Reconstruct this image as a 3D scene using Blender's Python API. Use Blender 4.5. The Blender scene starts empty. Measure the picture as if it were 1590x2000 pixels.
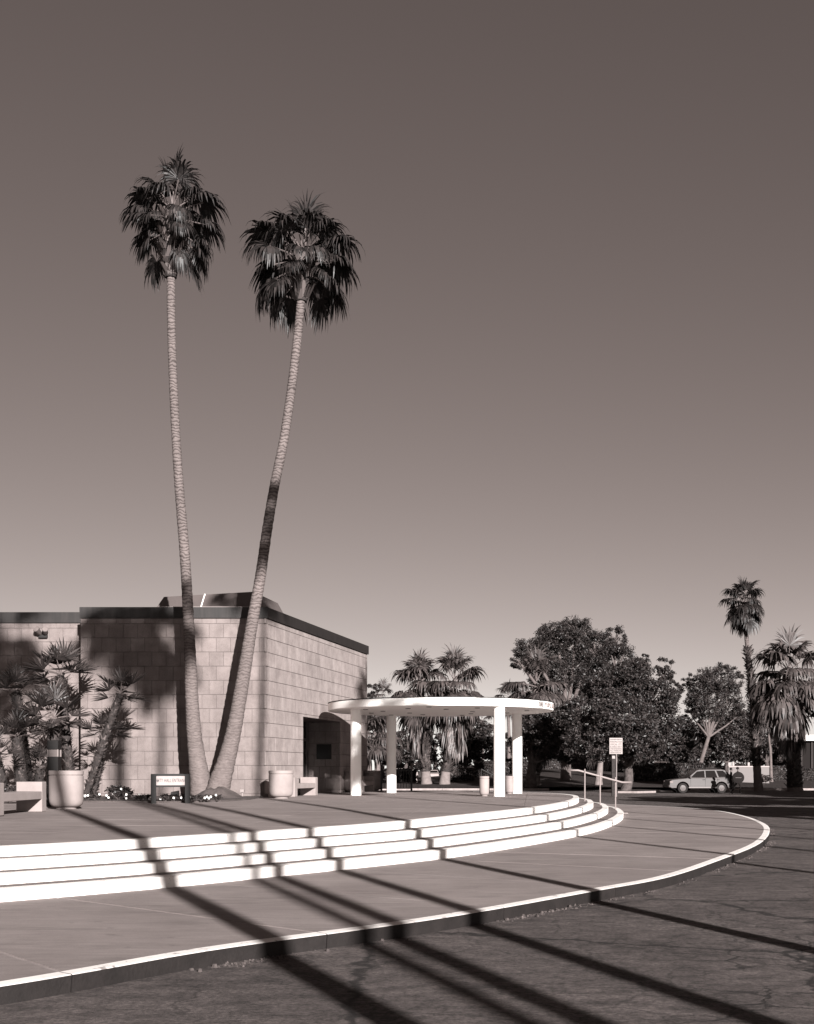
import bpy, math, random
from math import sin, cos, tan, pi, radians, sqrt, atan2, hypot
from mathutils import Vector, Matrix, noise

scene = bpy.context.scene
col = scene.collection
random.seed(11)

# ------------------------------------------------------------------ camera
HZ = 1505.0          # horizon row of the 1590 x 2000 photograph
F = 2350.0           # focal length in photograph pixels
EYE = 1.68
cam_data = bpy.data.cameras.new('camera')
cam_data.sensor_fit = 'HORIZONTAL'
cam_data.sensor_width = 36.0
cam_data.lens = 36.0 * F / 1590.0
cam_data.shift_y = (HZ - 1000.0) / 1590.0
cam_data.clip_start = 0.1
cam_data.clip_end = 6000
camera = bpy.data.objects.new('camera', cam_data)
camera.location = (0, 0, EYE)
camera.rotation_euler = (radians(90), 0, 0)
col.objects.link(camera)
scene.camera = camera

# ------------------------------------------------------------------ sun and sky
SUN_EL = radians(17.3)
SH = Vector((-0.3096, 0.951, 0)).normalized()           # the way shadows run over the ground
sun_dir = Vector((SH.x * cos(SUN_EL), SH.y * cos(SUN_EL), -sin(SUN_EL)))
sd = bpy.data.lights.new('sun', 'SUN')
sd.energy = 5.0
sd.angle = radians(0.5)
sd.color = (1.0, 0.975, 0.955)
sun = bpy.data.objects.new('sun', sd)
sun.rotation_euler = sun_dir.to_track_quat('-Z', 'Y').to_euler()
sun.location = (20, -40, 40)
col.objects.link(sun)

world = bpy.data.worlds.new('World')
scene.world = world
world.use_nodes = True
wn = world.node_tree
wn.nodes.clear()
sky = wn.nodes.new('ShaderNodeTexSky')
sky.sky_type = 'NISHITA'
sky.sun_disc = False
sky.sun_elevation = SUN_EL
sky.sun_rotation = atan2(-SH.x, -SH.y)
sky.air_density = 1.0
sky.dust_density = 0.1
sky.ozone_density = 1.0
sep_n = wn.nodes.new('ShaderNodeSeparateColor')          # black and white film behind a red filter
powr = wn.nodes.new('ShaderNodeMath'); powr.operation = 'POWER'; powr.inputs[1].default_value = 0.95
mul = wn.nodes.new('ShaderNodeMath'); mul.operation = 'MULTIPLY'; mul.inputs[1].default_value = 0.583
tint = wn.nodes.new('ShaderNodeCombineColor')            # sepia toning of the print
def toned(a, b):
    m = wn.nodes.new('ShaderNodeMath'); m.operation = 'MULTIPLY_ADD'
    m.inputs[1].default_value = b; m.inputs[2].default_value = a
    wn.links.new(mul.outputs[0], m.inputs[0])
    n = wn.nodes.new('ShaderNodeMath'); n.operation = 'MULTIPLY'
    wn.links.new(m.outputs[0], n.inputs[0]); wn.links.new(mul.outputs[0], n.inputs[1])
    return n.outputs[0]
bg = wn.nodes.new('ShaderNodeBackground'); bg.inputs[1].default_value = 0.06
wo = wn.nodes.new('ShaderNodeOutputWorld')
wn.links.new(sky.outputs[0], sep_n.inputs[0])
wn.links.new(sep_n.outputs[0], powr.inputs[0])
wn.links.new(powr.outputs[0], mul.inputs[0])
wn.links.new(mul.outputs[0], tint.inputs[0])
wn.links.new(toned(0.77, 0.033), tint.inputs[1])
wn.links.new(toned(0.72, 0.033), tint.inputs[2])
wn.links.new(tint.outputs[0], bg.inputs[0])
wn.links.new(bg.outputs[0], wo.inputs[0])

vs = scene.view_settings
vs.view_transform = 'Standard'
vs.look = 'None'
vs.exposure = 1.5
vs.gamma = 1.0
vs.use_curve_mapping = False
scene.cycles.max_bounces = 5
scene.cycles.diffuse_bounces = 3
scene.cycles.transparent_max_bounces = 4

# ------------------------------------------------------------------ helpers
def at(px, py, D):
    """point seen at photograph pixel (px,py) at depth D"""
    return Vector(((px - 795.0) / F * D, D, EYE + (HZ - py) / F * D))

def tone(v):
    """a sepia-toned grey; v is how light it prints, the albedo of anything but white paint is 0.52 of that"""
    if v < 0.6: v *= 0.52
    g = 0.80 + 0.2 * v
    return (min(1, v * 1.08), v * 1.08 * g, v * 1.08 * (g - 0.035), 1.0)

class NT:
    def __init__(s, name):
        s.m = bpy.data.materials.new(name); s.m.use_nodes = True
        s.t = s.m.node_tree; s.b = s.t.nodes['Principled BSDF']
    def n(s, kind, **kw):
        x = s.t.nodes.new('ShaderNode' + kind)
        for k, v in kw.items():
            if isinstance(v, (int, float, str, bool)) and hasattr(x, k): setattr(x, k, v)
        return x
    def l(s, a, b): s.t.links.new(a, b)
    def coord(s, which='Object', scale=(1, 1, 1)):
        c = s.n('TexCoord'); m = s.n('Mapping'); m.inputs[3].default_value = scale
        s.l(c.outputs[which], m.inputs[0]); return m.outputs[0]
    def world(s, scale=(1, 1, 1)):
        c = s.n('NewGeometry'); m = s.n('Mapping'); m.inputs[3].default_value = scale
        s.l(c.outputs['Position'], m.inputs[0]); return m.outputs[0]
    def noise(s, vec, scale, detail=4, rough=0.6):
        x = s.n('TexNoise'); x.inputs['Scale'].default_value = scale
        x.inputs['Detail'].default_value = detail; x.inputs['Roughness'].default_value = rough
        s.l(vec, x.inputs['Vector']); return x.outputs['Fac']
    def ramp(s, fac, stops):
        r = s.n('ValToRGB'); e = r.color_ramp.elements
        while len(e) < len(stops): e.new(0.5)
        for q, (p, c) in zip(e, stops):
            q.position = p; q.color = c if isinstance(c, tuple) else (c, c, c, 1)
        s.l(fac, r.inputs[0]); return r.outputs[0]
    def mix(s, fac, a, b, blend='MIX'):
        x = s.n('Mix'); x.data_type = 'RGBA'; x.blend_type = blend
        for i, v in ((0, fac), (6, a), (7, b)):
            if isinstance(v, (int, float)): x.inputs[i].default_value = v
            elif isinstance(v, tuple): x.inputs[i].default_value = v
            else: s.l(v, x.inputs[i])
        return x.outputs[2]
    def math(s, op, a, b=None):
        x = s.n('Math'); x.operation = op
        for i, v in ((0, a), (1, b)):
            if v is None: continue
            if isinstance(v, (int, float)): x.inputs[i].default_value = v
            else: s.l(v, x.inputs[i])
        return x.outputs[0]
    def bump(s, h, strength=0.3, dist=0.02):
        x = s.n('Bump'); x.inputs['Strength'].default_value = strength
        x.inputs['Distance'].default_value = dist
        s.l(h, x.inputs['Height']); s.l(x.outputs[0], s.b.inputs['Normal'])
    def done(s, color=None, rough=0.8, spec=0.3, metal=0.0):
        if color is not None:
            if isinstance(color, tuple): s.b.inputs['Base Color'].default_value = color
            else: s.l(color, s.b.inputs['Base Color'])
        s.b.inputs['Roughness'].default_value = rough
        s.b.inputs['Specular IOR Level'].default_value = spec
        s.b.inputs['Metallic'].default_value = metal
        return s.m

def grain_mat(name, v, var=0.25, scale=6.0, fine=60.0, rough=0.85, bump=0.25, dist=0.01, rnd=0.0, spec=0.25, wscale=(1, 1, 1)):
    t = NT(name); w = t.world(wscale)
    n1 = t.noise(w, scale, 5); n2 = t.noise(w, fine, 3)
    a, b = tone(v * (1 - var)), tone(v * (1 + var))
    c = t.ramp(n1, [(0.3, a), (0.7, b)])
    f = t.ramp(n2, [(0.3, 1 - var * 0.6), (0.7, 1.0)])
    c = t.mix(1.0, c, f, 'MULTIPLY')
    if rnd > 0:
        o = t.n('ObjectInfo')
        r = t.ramp(o.outputs['Random'], [(0, 1 - rnd), (1, 1.0)])
        c = t.mix(1.0, c, r, 'MULTIPLY')
    h = t.math('ADD', n1, n2)
    t.bump(h, bump, dist)
    return t.done(c, rough, spec)

def plain_mat(name, v, rough=0.6, spec=0.3, metal=0.0):
    t = NT(name); w = t.world()
    n1 = t.noise(w, 9, 3)
    c = t.ramp(n1, [(0.3, tone(v * 0.88)), (0.7, tone(v))])
    return t.done(c, rough, spec, metal)

def leaf_mat(name, v, var=0.5, trans=0.15):
    t = NT(name)
    g = t.n('NewGeometry')
    rr = t.ramp(g.outputs['Random Per Island'], [(0, tone(v * (1 - var))), (1, tone(v * (1 + var)))])
    o = t.n('ObjectInfo')
    f = t.ramp(o.outputs['Random'], [(0, 0.8), (1, 1.0)])
    c = t.mix(1.0, rr, f, 'MULTIPLY')
    t.done(c, 0.5, 0.35)
    if trans:
        tr = t.n('BsdfTranslucent'); t.l(c, tr.inputs[0])
        mx = t.n('MixShader'); mx.inputs[0].default_value = trans
        out = t.t.nodes['Material Output']
        t.l(t.b.outputs[0], mx.inputs[1]); t.l(tr.outputs[0], mx.inputs[2]); t.l(mx.outputs[0], out.inputs[0])
    return t.m

M = {}

class MB:
    """collects faces of one mesh"""
    def __init__(s): s.v = []; s.f = []; s.m = []
    def quad(s, a, b, c, d, m=0):
        i = len(s.v); s.v += [a, b, c, d]; s.f.append((i, i + 1, i + 2, i + 3)); s.m.append(m)
    def tri(s, a, b, c, m=0):
        i = len(s.v); s.v += [a, b, c]; s.f.append((i, i + 1, i + 2)); s.m.append(m)
    def poly(s, pts, m=0):
        i = len(s.v); s.v += list(pts); s.f.append(tuple(range(i, i + len(pts)))); s.m.append(m)
    def hexa(s, p, m=0):
        """p: 4 bottom corners (ccw) then 4 top corners"""
        i = len(s.v); s.v += [tuple(q) for q in p]
        for f in ((3, 2, 1, 0), (4, 5, 6, 7), (0, 1, 5, 4), (1, 2, 6, 5), (2, 3, 7, 6), (3, 0, 4, 7)):
            s.f.append(tuple(i + k for k in f)); s.m.append(m)
    def box(s, x0, x1, y0, y1, z0, z1, m=0, mat=None):
        p = [(x0, y0, z0), (x1, y0, z0), (x1, y1, z0), (x0, y1, z0), (x0, y0, z1), (x1, y0, z1), (x1, y1, z1), (x0, y1, z1)]
        if mat is not None: p = [tuple(mat @ Vector(q)) for q in p]
        s.hexa(p, m)
    def cbox(s, x0, x1, y0, y1, z0, z1, c, m=0, mat=None):
        """box with chamfered edges"""
        import bmesh
        bm = bmesh.new(); bmesh.ops.create_cube(bm, size=1)
        for v in bm.verts:
            v.co = Vector(((x0 + x1) / 2 + v.co.x * (x1 - x0), (y0 + y1) / 2 + v.co.y * (y1 - y0), (z0 + z1) / 2 + v.co.z * (z1 - z0)))
        bmesh.ops.bevel(bm, geom=bm.edges[:], offset=c, segments=1, affect='EDGES')
        if mat is not None: bm.transform(mat)
        s.add_bm(bm, m)
    def add_bm(s, bm, m=0):
        i = len(s.v); bm.verts.index_update()
        s.v += [tuple(v.co) for v in bm.verts]
        for f in bm.faces:
            s.f.append(tuple(i + v.index for v in f.verts)); s.m.append(m)
        bm.free()
    def tube(s, path, radii, n=8, m=0, caps=True, sq=False):
        path = [Vector(p) for p in path]
        if isinstance(radii, (int, float)): radii = [radii] * len(path)
        i0 = len(s.v); prev = None
        for k, p in enumerate(path):
            d = (path[min(k + 1, len(path) - 1)] - path[max(k - 1, 0)]).normalized()
            if prev is None:
                a = Vector((0, 0, 1)) if abs(d.z) < 0.9 else Vector((1, 0, 0))
                u = d.cross(a).normalized()
            else:
                u = (prev - d * prev.dot(d)).normalized()
            prev = u; w = d.cross(u)
            for j in range(n):
                t = 2 * pi * j / n
                s.v.append(tuple(p + (u * cos(t) + w * sin(t)) * radii[k]))
        for k in range(len(path) - 1):
            for j in range(n):
                a = i0 + k * n + j; b = i0 + k * n + (j + 1) % n
                s.f.append((a, b, b + n, a + n)); s.m.append(m)
        if caps:
            s.f.append(tuple(i0 + j for j in reversed(range(n)))); s.m.append(m)
            e = i0 + (len(path) - 1) * n
            s.f.append(tuple(e + j for j in range(n))); s.m.append(m)
    def lathe(s, prof, c=(0, 0, 0), n=32, m=0):
        i0 = len(s.v)
        for r, z in prof:
            for j in range(n):
                t = 2 * pi * j / n
                s.v.append((c[0] + r * cos(t), c[1] + r * sin(t), c[2] + z))
        for k in range(len(prof) - 1):
            for j in range(n):
                a = i0 + k * n + j; b = i0 + k * n + (j + 1) % n
                s.f.append((a, b, b + n, a + n)); s.m.append(m)
        s.f.append(tuple(i0 + j for j in reversed(range(n)))); s.m.append(m)
        e = i0 + (len(prof) - 1) * n
        s.f.append(tuple(e + j for j in range(n))); s.m.append(m)
    def prism(s, pts, z0, z1, m=0, top=None, bottom=True):
        n = len(pts); i0 = len(s.v)
        s.v += [(p[0], p[1], z0) for p in pts] + [(p[0], p[1], z1) for p in pts]
        for j in range(n):
            k = (j + 1) % n
            s.f.append((i0 + j, i0 + k, i0 + n + k, i0 + n + j)); s.m.append(m)
        s.f.append(tuple(i0 + n + j for j in range(n))); s.m.append(m if top is None else top)
        if bottom:
            s.f.append(tuple(i0 + j for j in reversed(range(n)))); s.m.append(m)
    def mesh(s, name, mats, smooth=False):
        me = bpy.data.meshes.new(name)
        me.from_pydata([tuple(v) for v in s.v], [], s.f)
        if not isinstance(mats, (list, tuple)): mats = [mats]
        for x in mats: me.materials.append(M[x] if isinstance(x, str) else x)
        if any(s.m): me.polygons.foreach_set('material_index', s.m)
        if smooth: me.polygons.foreach_set('use_smooth', [True] * len(s.f))
        me.update()
        return me
    def build(s, name, mats, parent=None, smooth=False, loc=None, autosmooth=None):
        me = s.mesh(name, mats, smooth)
        o = bpy.data.objects.new(name, me); col.objects.link(o)
        if autosmooth is not None:
            me.polygons.foreach_set('use_smooth', [True] * len(s.f))
            md = None
            me.set_sharp_from_angle(angle=radians(autosmooth))
        if parent is not None: o.parent = parent
        if loc is not None: o.location = loc
        return o

def obj(name, me, parent=None, loc=(0, 0, 0), rot=(0, 0, 0), scale=(1, 1, 1)):
    o = bpy.data.objects.new(name, me); col.objects.link(o)
    if parent is not None: o.parent = parent
    o.location = loc; o.rotation_euler = rot; o.scale = scale
    return o

def empty(name, loc=(0, 0, 0), rz=0.0, parent=None):
    o = bpy.data.objects.new(name, None); col.objects.link(o)
    o.empty_display_size = 0.2
    o.location = loc; o.rotation_euler = (0, 0, rz)
    if parent is not None: o.parent = parent
    return o

def tag(o, label=None, cat=None, group=None, kind=None):
    if label: o['label'] = label
    if cat: o['category'] = cat
    if group: o['group'] = group
    if kind: o['kind'] = kind
    return o

def spline(pts, step=0.5):
    """Catmull-Rom through 2D points, resampled evenly"""
    P = [Vector((p[0], p[1])) for p in pts]
    P = [P[0] * 2 - P[1]] + P + [P[-1] * 2 - P[-2]]
    out = []
    for i in range(1, len(P) - 2):
        a, b, c, d = P[i - 1:i + 3]
        t0 = 0; t1 = t0 + (b - a).length ** 0.5; t2 = t1 + (c - b).length ** 0.5; t3 = t2 + (d - c).length ** 0.5
        for k in range(24):
            t = t1 + (t2 - t1) * k / 24
            A1 = a * ((t1 - t) / (t1 - t0)) + b * ((t - t0) / (t1 - t0))
            A2 = b * ((t2 - t) / (t2 - t1)) + c * ((t - t1) / (t2 - t1))
            A3 = c * ((t3 - t) / (t3 - t2)) + d * ((t - t2) / (t3 - t2))
            B1 = A1 * ((t2 - t) / (t2 - t0)) + A2 * ((t - t0) / (t2 - t0))
            B2 = A2 * ((t3 - t) / (t3 - t1)) + A3 * ((t - t1) / (t3 - t1))
            out.append(B1 * ((t2 - t) / (t2 - t1)) + B2 * ((t - t1) / (t2 - t1)))
    out.append(P[-2])
    return resample(out, step)

def resample(pts, step):
    L = [0]
    for a, b in zip(pts, pts[1:]): L.append(L[-1] + (b - a).length)
    n = max(2, int(round(L[-1] / step))); res = []; k = 0
    for i in range(n + 1):
        t = L[-1] * i / n
        while k < len(L) - 2 and L[k + 1] < t: k += 1
        u = (t - L[k]) / max(1e-9, L[k + 1] - L[k])
        res.append(pts[k].lerp(pts[k + 1], min(1, max(0, u))))
    return res

def smooth2(pts, it=3):
    for _ in range(it):
        pts = [pts[0]] + [(pts[i - 1] + pts[i] * 2 + pts[i + 1]) / 4 for i in range(1, len(pts) - 1)] + [pts[-1]]
    return pts

def offset(pts, d):
    """offset to the left of travel; d is a number or a function of 0..1"""
    res = []; n = len(pts)
    for i, p in enumerate(pts):
        t = (pts[min(i + 1, n - 1)] - pts[max(i - 1, 0)]).normalized()
        dd = d(i / (n - 1)) if callable(d) else d
        res.append(p + Vector((-t.y, t.x)) * dd)
    return res

def text_mesh(body, size, extrude=0.004, align='CENTER', spacing=1.0):
    cu = bpy.data.curves.new('lettering', 'FONT')
    cu.body = body; cu.size = size; cu.extrude = extrude
    cu.align_x = align; cu.align_y = 'CENTER'; cu.space_character = spacing
    cu.resolution_u = 2
    o = bpy.data.objects.new('lettering', cu); col.objects.link(o)
    dg = bpy.context.evaluated_depsgraph_get()
    me = bpy.data.meshes.new_from_object(o.evaluated_get(dg))
    bpy.data.objects.remove(o); bpy.data.curves.remove(cu)
    return me

# ------------------------------------------------------------------ materials
def concrete_mat(name, v, rnd=0.08, streak=True, joint=None):
    t = NT(name); w = t.world()
    n1 = t.noise(w, 0.55, 5, 0.65)
    n2 = t.noise(t.world((1.2, 7, 1)), 1.6, 5, 0.6)
    n3 = t.noise(w, 90, 2)
    c = t.ramp(n1, [(0.3, tone(v * 0.84)), (0.7, tone(v * 1.14))])
    if streak:
        c = t.mix(1.0, c, t.ramp(n2, [(0.3, 0.86), (0.7, 1.08)]), 'MULTIPLY')
    c = t.mix(1.0, c, t.ramp(n3, [(0.3, 0.85), (0.7, 1.08)]), 'MULTIPLY')
    spots = t.noise(w, 4.2, 3, 0.5)
    c = t.mix(1.0, c, t.ramp(spots, [(0.22, 0.72), (0.32, 1.0)]), 'MULTIPLY')
    gum = t.n('TexVoronoi'); gum.inputs['Scale'].default_value = 1.3; t.l(w, gum.inputs['Vector'])
    c = t.mix(1.0, c, t.ramp(gum.outputs['Distance'], [(0.022, 0.62), (0.032, 1.0)]), 'MULTIPLY')
    drip = t.noise(t.world((0.7, 2.2, 1)), 1.1, 6, 0.7)
    c = t.mix(1.0, c, t.ramp(drip, [(0.34, 0.78), (0.46, 1.0)]), 'MULTIPLY')
    o = t.n('ObjectInfo')
    c = t.mix(1.0, c, t.ramp(o.outputs['Random'], [(0, 1 - rnd), (1, 1.0)]), 'MULTIPLY')
    t.bump(t.math('ADD', n3, n2), 0.12, 0.01)
    return t.done(c, 0.9, 0.15)

def white_mat(name, v, wear=0.5):
    t = NT(name); w = t.world()
    n1 = t.noise(w, 5, 6, 0.7); n2 = t.noise(w, 28, 4, 0.6); n3 = t.noise(t.world((1, 1, 6)), 2.2, 3)
    c = t.ramp(n3, [(0.3, tone(v * 0.9)), (0.65, tone(v))])
    c = t.mix(t.ramp(n1, [(0.29, wear), (0.37, 0)]), c, tone(v * 0.34))
    c = t.mix(t.ramp(n2, [(0.28, wear), (0.36, 0)]), c, tone(v * 0.2))
    n4 = t.noise(t.world((7, 7, 0.6)), 1.0, 4, 0.6)
    c = t.mix(t.ramp(n4, [(0.30, wear), (0.40, 0)]), c, tone(v * 0.45))
    t.bump(t.math('ADD', n1, n2), 0.15, 0.01)
    return t.done(c, 0.75, 0.25)

def asphalt_mat():
    t = NT('asphalt'); w = t.world()
    v = 0.15
    n1 = t.noise(w, 0.33, 5, 0.6); n2 = t.noise(w, 21, 5, 0.9); n3 = t.noise(t.world((1, 1.5, 1)), 3.1, 6, 0.75); n4 = t.noise(w, 120, 2, 0.6)
    c = t.ramp(n1, [(0.35, tone(v * 0.75)), (0.65, tone(v * 1.3))])
    c = t.mix(1.0, c, t.ramp(n3, [(0.36, 0.5), (0.62, 1.3)]), 'MULTIPLY')
    c = t.mix(1.0, c, t.ramp(n2, [(0.38, 0.38), (0.60, 1.5)]), 'MULTIPLY')
    c = t.mix(t.ramp(n4, [(0.62, 0.0), (0.74, 0.5)]), c, tone(v * 2.6))
    # warped coordinates for the cracks
    dn = t.n('TexNoise'); dn.inputs['Scale'].default_value = 1.3; dn.inputs['Detail'].default_value = 8; dn.inputs['Roughness'].default_value = 0.65
    t.l(w, dn.inputs['Vector'])
    def warp(amount):
        a = t.n('VectorMath'); a.operation = 'SCALE'; a.inputs[3].default_value = amount
        t.l(dn.outputs['Color'], a.inputs[0])
        b = t.n('VectorMath'); b.operation = 'ADD'
        t.l(w, b.inputs[0]); t.l(a.outputs[0], b.inputs[1]); return b.outputs[0]
    def cracks(scale, width, amount, soft):
        x = t.n('TexVoronoi'); x.feature = 'DISTANCE_TO_EDGE'; x.inputs['Scale'].default_value = scale
        t.l(warp(amount), x.inputs['Vector'])
        return t.ramp(x.outputs['Distance'], [(width, 1.0), (width + soft, 0.0)])
    big = cracks(0.23, 0.005, 0.75, 0.007)
    bigm = t.ramp(t.noise(w, 0.5, 3), [(0.30, 0.0), (0.42, 1.0)])
    small = cracks(1.9, 0.014, 0.7, 0.04)
    pos = t.n('SeparateXYZ'); t.l(w, pos.inputs[0])
    right = t.ramp(t.math('MULTIPLY', t.math('ADD', pos.outputs[0], -0.6), 0.28), [(0.05, 0.0), (0.6, 1.0)])
    near = t.ramp(t.math('MULTIPLY', pos.outputs[1], 0.05), [(0.55, 1.0), (0.85, 0.0)])
    nm = t.ramp(t.noise(w, 0.62, 4), [(0.36, 0.0), (0.52, 1.0)])
    smask = t.math('MULTIPLY', t.math('MULTIPLY', right, near), nm)
    c = t.mix(t.math('MULTIPLY', t.math('MULTIPLY', big, bigm), 0.9), c, tone(v * 0.16))
    c = t.mix(t.math('MULTIPLY', t.math('MULTIPLY', small, smask), 0.9), c, tone(v * 0.18))
    hair = cracks(0.7, 0.003, 0.9, 0.012)
    hm = t.ramp(t.noise(w, 0.9, 4), [(0.36, 0.0), (0.5, 1.0)])
    c = t.mix(t.math('MULTIPLY', t.math('MULTIPLY', hair, hm), 0.7), c, tone(v * 0.25))
    h = t.math('ADD', t.math('MULTIPLY', n2, 0.6), n4)
    h = t.math('SUBTRACT', h, t.math('MULTIPLY', t.math('MULTIPLY', small, smask), 1.0))
    t.bump(h, 0.9, 0.02)
    return t.done(c, 0.85, 0.25)

def block_mat(name, v, rnd, rough_bump):
    t = NT(name); w = t.world()
    n1 = t.noise(w, 1.7, 6, 0.7); n2 = t.noise(w, 38, 4, 0.7); n3 = t.noise(t.world((3, 3, 0.5)), 0.9, 4)
    c = t.ramp(n1, [(0.3, tone(v * 0.78)), (0.7, tone(v * 1.2))])
    c = t.mix(1.0, c, t.ramp(n2, [(0.25, 0.74), (0.75, 1.12)]), 'MULTIPLY')
    c = t.mix(1.0, c, t.ramp(n3, [(0.3, 0.86), (0.7, 1.06)]), 'MULTIPLY')
    o = t.n('ObjectInfo')
    c = t.mix(1.0, c, t.ramp(o.outputs['Random'], [(0, 1 - rnd), (1, 1.05)]), 'MULTIPLY')
    t.bump(t.math('ADD', n1, n2), rough_bump, 0.02)
    return t.done(c, 0.92, 0.1)

def streak_mat(name, v, rough=0.6):
    t = NT(name)
    n = t.noise(t.world((9, 9, 0.5)), 1.4, 5, 0.7); n2 = t.noise(t.world(), 3, 4)
    c = t.ramp(n, [(0.3, tone(v * 0.6)), (0.75, tone(v * 1.5))])
    c = t.mix(1.0, c, t.ramp(n2, [(0.3, 0.8), (0.7, 1.15)]), 'MULTIPLY')
    return t.done(c, rough, 0.3)

def trunk_mat(name, v, ring=9.0, dark=0.5):
    t = NT(name); w = t.world((1, 1, 1))
    wv = t.n('TexWave'); wv.wave_type = 'BANDS'; wv.bands_direction = 'Z'
    wv.inputs['Scale'].default_value = ring / 6.28 * 2.0; wv.inputs['Distortion'].default_value = 9.0
    wv.inputs['Detail'].default_value = 4; wv.inputs['Detail Scale'].default_value = 1.4
    t.l(w, wv.inputs['Vector'])
    n1 = t.noise(t.world((1, 1, 0.6)), 1.3, 5); n2 = t.noise(t.world((3, 3, 22)), 2.2, 4, 0.7)
    c = t.ramp(wv.outputs['Fac'], [(0.12, tone(v * dark)), (0.5, tone(v * 1.1))])
    c = t.mix(1.0, c, t.ramp(n1, [(0.3, 0.72), (0.7, 1.12)]), 'MULTIPLY')
    c = t.mix(1.0, c, t.ramp(n2, [(0.3, 0.7), (0.7, 1.15)]), 'MULTIPLY')
    sp = t.n('SeparateXYZ'); t.l(w, sp.inputs[0])
    n5 = t.noise(w, 4.0, 5, 0.7)
    smooth_c = t.ramp(n5, [(0.3, tone(v * 0.72)), (0.7, tone(v * 1.12))])
    c = t.mix(t.ramp(t.math('ADD', t.math('MULTIPLY', sp.outputs[2], 0.2), t.math('MULTIPLY', n1, 0.2)), [(0.50, 1.0), (0.62, 0.0)]), c, smooth_c)
    c = t.mix(t.ramp(t.math('MULTIPLY', sp.outputs[2], 0.05), [(0.12, 0.75), (0.42, 0.0)]), c, t.mix(1.0, smooth_c, t.ramp(n2, [(0.32, 0.6), (0.66, 1.15)]), 'MULTIPLY'))
    t.bump(t.math('ADD', wv.outputs['Fac'], n2), 0.35, 0.03)
    return t.done(c, 0.9, 0.1)

def grass_mat():
    t = NT('grass'); w = t.world()
    n1 = t.noise(w, 0.3, 5); n2 = t.noise(w, 9, 4, 0.7)
    c = t.ramp(n1, [(0.3, tone(0.05)), (0.7, tone(0.085))])
    c = t.mix(1.0, c, t.ramp(n2, [(0.3, 0.55), (0.7, 1.3)]), 'MULTIPLY')
    t.bump(n2, 0.8, 0.05)
    return t.done(c, 0.9, 0.1)

M['asphalt'] = asphalt_mat()
M['grass'] = grass_mat()
M['concrete'] = concrete_mat('concrete', 0.40)
M['tread'] = concrete_mat('tread_concrete', 0.30)
M['joint'] = grain_mat('joint_filler', 0.42, 0.2, 3, 40)
M['white_paint'] = white_mat('white_paint', 0.70, 0.6)
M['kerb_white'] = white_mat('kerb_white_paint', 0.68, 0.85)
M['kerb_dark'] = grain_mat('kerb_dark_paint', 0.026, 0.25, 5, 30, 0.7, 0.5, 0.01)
M['stucco'] = grain_mat('white_stucco', 0.80, 0.03, 2, 70, 0.9, 0.15, 0.008)
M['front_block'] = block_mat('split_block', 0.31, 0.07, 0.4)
M['side_block'] = block_mat('smooth_block', 0.46, 0.07, 0.2)
M['mortar'] = grain_mat('mortar', 0.20, 0.2, 4, 50)
M['fascia'] = streak_mat('dark_metal_fascia', 0.027)
M['roof_grey'] = grain_mat('roof_grey', 0.15, 0.12, 1.5, 20)
M['precast'] = grain_mat('precast_concrete', 0.42, 0.13, 2.2, 60, 0.9, 0.25, 0.006)
M['black_metal'] = plain_mat('black_metal', 0.018, 0.5, 0.3)
M['dark_post'] = plain_mat('dark_post', 0.012, 0.6, 0.2)
M['band'] = plain_mat('pale_band', 0.16, 0.5, 0.3)
M['pale_metal'] = plain_mat('pale_metal', 0.36, 0.5, 0.4)
M['post_grey'] = plain_mat('post_grey', 0.22, 0.6, 0.3)
M['sign_white'] = plain_mat('sign_white', 0.46, 0.6, 0.3)
M['letter_dark'] = plain_mat('letter_dark', 0.05, 0.7, 0.2)
M['letter_metal'] = plain_mat('letter_metal', 0.34, 0.6, 0.3)
M['glass_dark'] = plain_mat('dark_glass', 0.012, 0.08, 0.5)
M['soil'] = grain_mat('soil', 0.14, 0.35, 3, 30, 0.95, 0.8, 0.04)
M['rubble'] = grain_mat('rubble', 0.13, 0.5, 6, 40, 0.95, 0.6, 0.02)
M['trunk'] = trunk_mat('palm_trunk', 0.235)
M['euc_fine'] = leaf_mat('fine_eucalyptus_leaf', 0.085, 0.6, 0.15)
M['trunk_base'] = grain_mat('palm_trunk_base', 0.27, 0.2, 3, 30, 0.95, 0.6, 0.03)
M['boot'] = leaf_mat('palm_boot', 0.15, 0.75, 0)
M['boot_core'] = grain_mat('palm_boot_core', 0.05, 0.4, 8, 40)
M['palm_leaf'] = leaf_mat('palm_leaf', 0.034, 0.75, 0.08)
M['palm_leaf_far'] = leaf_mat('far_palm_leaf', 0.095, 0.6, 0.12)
M['palm_dead'] = leaf_mat('dead_palm_leaf', 0.13, 0.55, 0.05)
M['fan_leaf'] = leaf_mat('fan_palm_leaf', 0.062, 0.55, 0.1)
M['petiole'] = plain_mat('petiole', 0.22, 0.6)
M['tree_leaf'] = leaf_mat('tree_leaf', 0.062, 0.8, 0.15)
M['euc_leaf'] = leaf_mat('eucalyptus_leaf', 0.058, 0.65, 0.15)
M['dark_leaf'] = leaf_mat('dark_leaf', 0.05, 0.6, 0.1)
M['bark'] = grain_mat('bark', 0.13, 0.45, 3, 25, 0.95, 0.8, 0.05)
M['pale_bark'] = grain_mat('pale_bark', 0.17, 0.25, 2, 20, 0.9, 0.4, 0.03)
M['flower'] = leaf_mat('white_flower', 0.75, 0.2, 0.1)
M['car_silver'] = plain_mat('silver_paint', 0.08, 0.45, 0.25, 0.0)
M['car_white'] = plain_mat('white_car_paint', 0.5, 0.3, 0.5)
M['car_grey'] = plain_mat('grey_car_paint', 0.2, 0.3, 0.5)
M['rubber'] = plain_mat('rubber', 0.02, 0.8, 0.2)
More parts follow.
